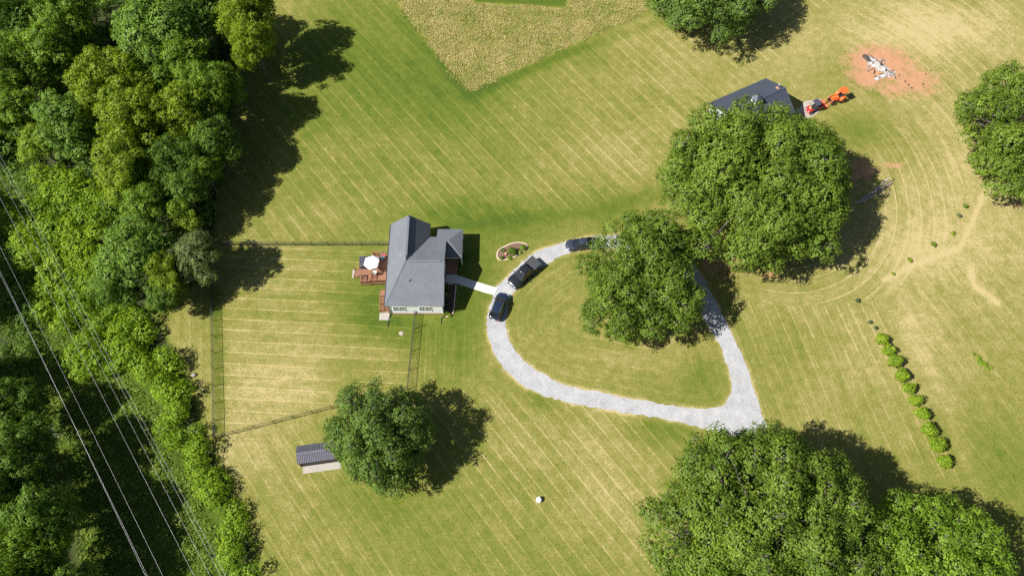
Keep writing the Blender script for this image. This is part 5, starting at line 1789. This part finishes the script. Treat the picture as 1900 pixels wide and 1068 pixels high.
p = spot(1000, 927)
rock('white_boulder', 'white rounded boulder alone on the lower lawn', (p.x, p.y, 0), 0.46, 0.75, 'white_rock', 4, 'boulder')
p = spot(360, 696)
rock('grey_stone', 'grey stone on the grass left of the fence', (p.x, p.y, 0), 0.36, 0.4, 'grey_rock', 6)
p = spot(745, 618)
rock('flat_stone', 'flat tan stone in the grass below the house', (p.x, p.y, -0.08), 0.36, 0.18, 'pad_concrete', 8)
# garden tools by the deck
p = spot(711, 468)
o = MB().tube([(-0.9, 0.1, 0.05), (-0.3, 0.12, 0.05), (0.3, 0.02, 0.05), (0.9, 0.06, 0.05)], 0.05, 6).build('garden_hose', 'green_plastic', smooth=True)
o.location = (p.x, p.y, 0)
tag(o, 'green hose stretched on the grass above the deck', 'hose')

# dead branches at the wood edge below the wires
p = spot(78, 806, 1.0)
db = thing('fallen_branches', 'pale dead branches tangled at the left below the wires', 'branches', (p.x, p.y, 0))
for k in range(16):
    a = rng.uniform(-0.9, 0.7) + (0 if k % 3 else 2.6)
    L = rng.uniform(1.2, 3.2)
    z = rng.uniform(0.9, 1.9)
    MB().tube([(-1.0 + rng.normal(0, 0.3), rng.normal(0, 0.3), 0.05), (math.cos(a) * L * 0.3 - 0.6, math.sin(a) * L * 0.3, z), (math.cos(a) * L * 0.7, math.sin(a) * L * 0.7, z + 0.2), (math.cos(a) * L, math.sin(a) * L, z - 0.3)], [0.08, 0.06, 0.04, 0.02], 5).build('branch', 'dead_wood', db)

# ------------------------------------------------------------------ power lines
WIRES = [((0, 288), (419, 1068), 12.2, 0.009, 'rightmost thin overhead wire, nearest the lawn'), ((0, 301), (410, 1068), 12.2, 0.009, 'second overhead wire from the right, close beside the rightmost'),
         ((0, 327), (390, 1068), 12.2, 0.009, 'third overhead wire from the right'), ((0, 367), (360, 1068), 12.2, 0.0105, 'fourth overhead wire from the right'),
         ((0, 458), (302, 1068), 12.2, 0.010, 'single overhead wire beside the left pair'), ((0, 503), (270, 1068), 12.2, 0.0105, 'right wire of the bright pair at the left'),
         ((0, 509), (273.5, 1068), 12.2, 0.0105, 'left wire of the bright pair at the left')]
ends = []
for a, b, h, r, lab in WIRES:
    A, Bv = spot(*a, h), spot(*b, h)
    d = (Bv - A)
    s0, s1 = A - d * 0.34, Bv + d * 0.34
    pts = []
    for k in range(25):
        t = k / 24
        q = s0.lerp(s1, t)
        q.z = h + 0.5 * ((2 * t - 1) ** 2 - 0.45)
        pts.append(q)
    ends.append((pts[0], pts[-1]))
    tag(MB().tube(pts, r, 6).build('power_line', 'cable', smooth=True), lab, 'power line', 'overhead wires')
for side in (0, 1):
    ps = [e[side] for e in ends]
    for g, (i0, i1), lab in ((0, (0, 3), 'right'), (1, (4, 6), 'left')):
        a, b = ps[i0], ps[i1]
        c = (a + b) / 2
        pole = thing('utility_pole', 'wooden pole carrying the %s-hand wires past the %s edge' % (lab, 'upper left' if side == 0 else 'lower'), 'utility pole', (c.x, c.y, 0))
        MB().tube([(0, 0, -0.5), (0, 0, a.z + 0.5)], [0.20, 0.13], 10).build('pole', 'pole_wood', pole)
        e = (b - a).normalized() * 0.4
        MB().bar((a.x - c.x - e.x, a.y - c.y - e.y, a.z - 0.28), (b.x - c.x + e.x, b.y - c.y + e.y, a.z - 0.28), 0.12, 0.14).build('crossarm', 'pole_wood', pole)
        for q in ps[i0:i1 + 1]:
            MB().lathe([(0.03, -0.22), (0.07, -0.16), (0.05, -0.1), (0.07, -0.04), (0.03, 0.0)], 8, (q.x - c.x, q.y - c.y, a.z)).build('insulator', 'galv', pole)
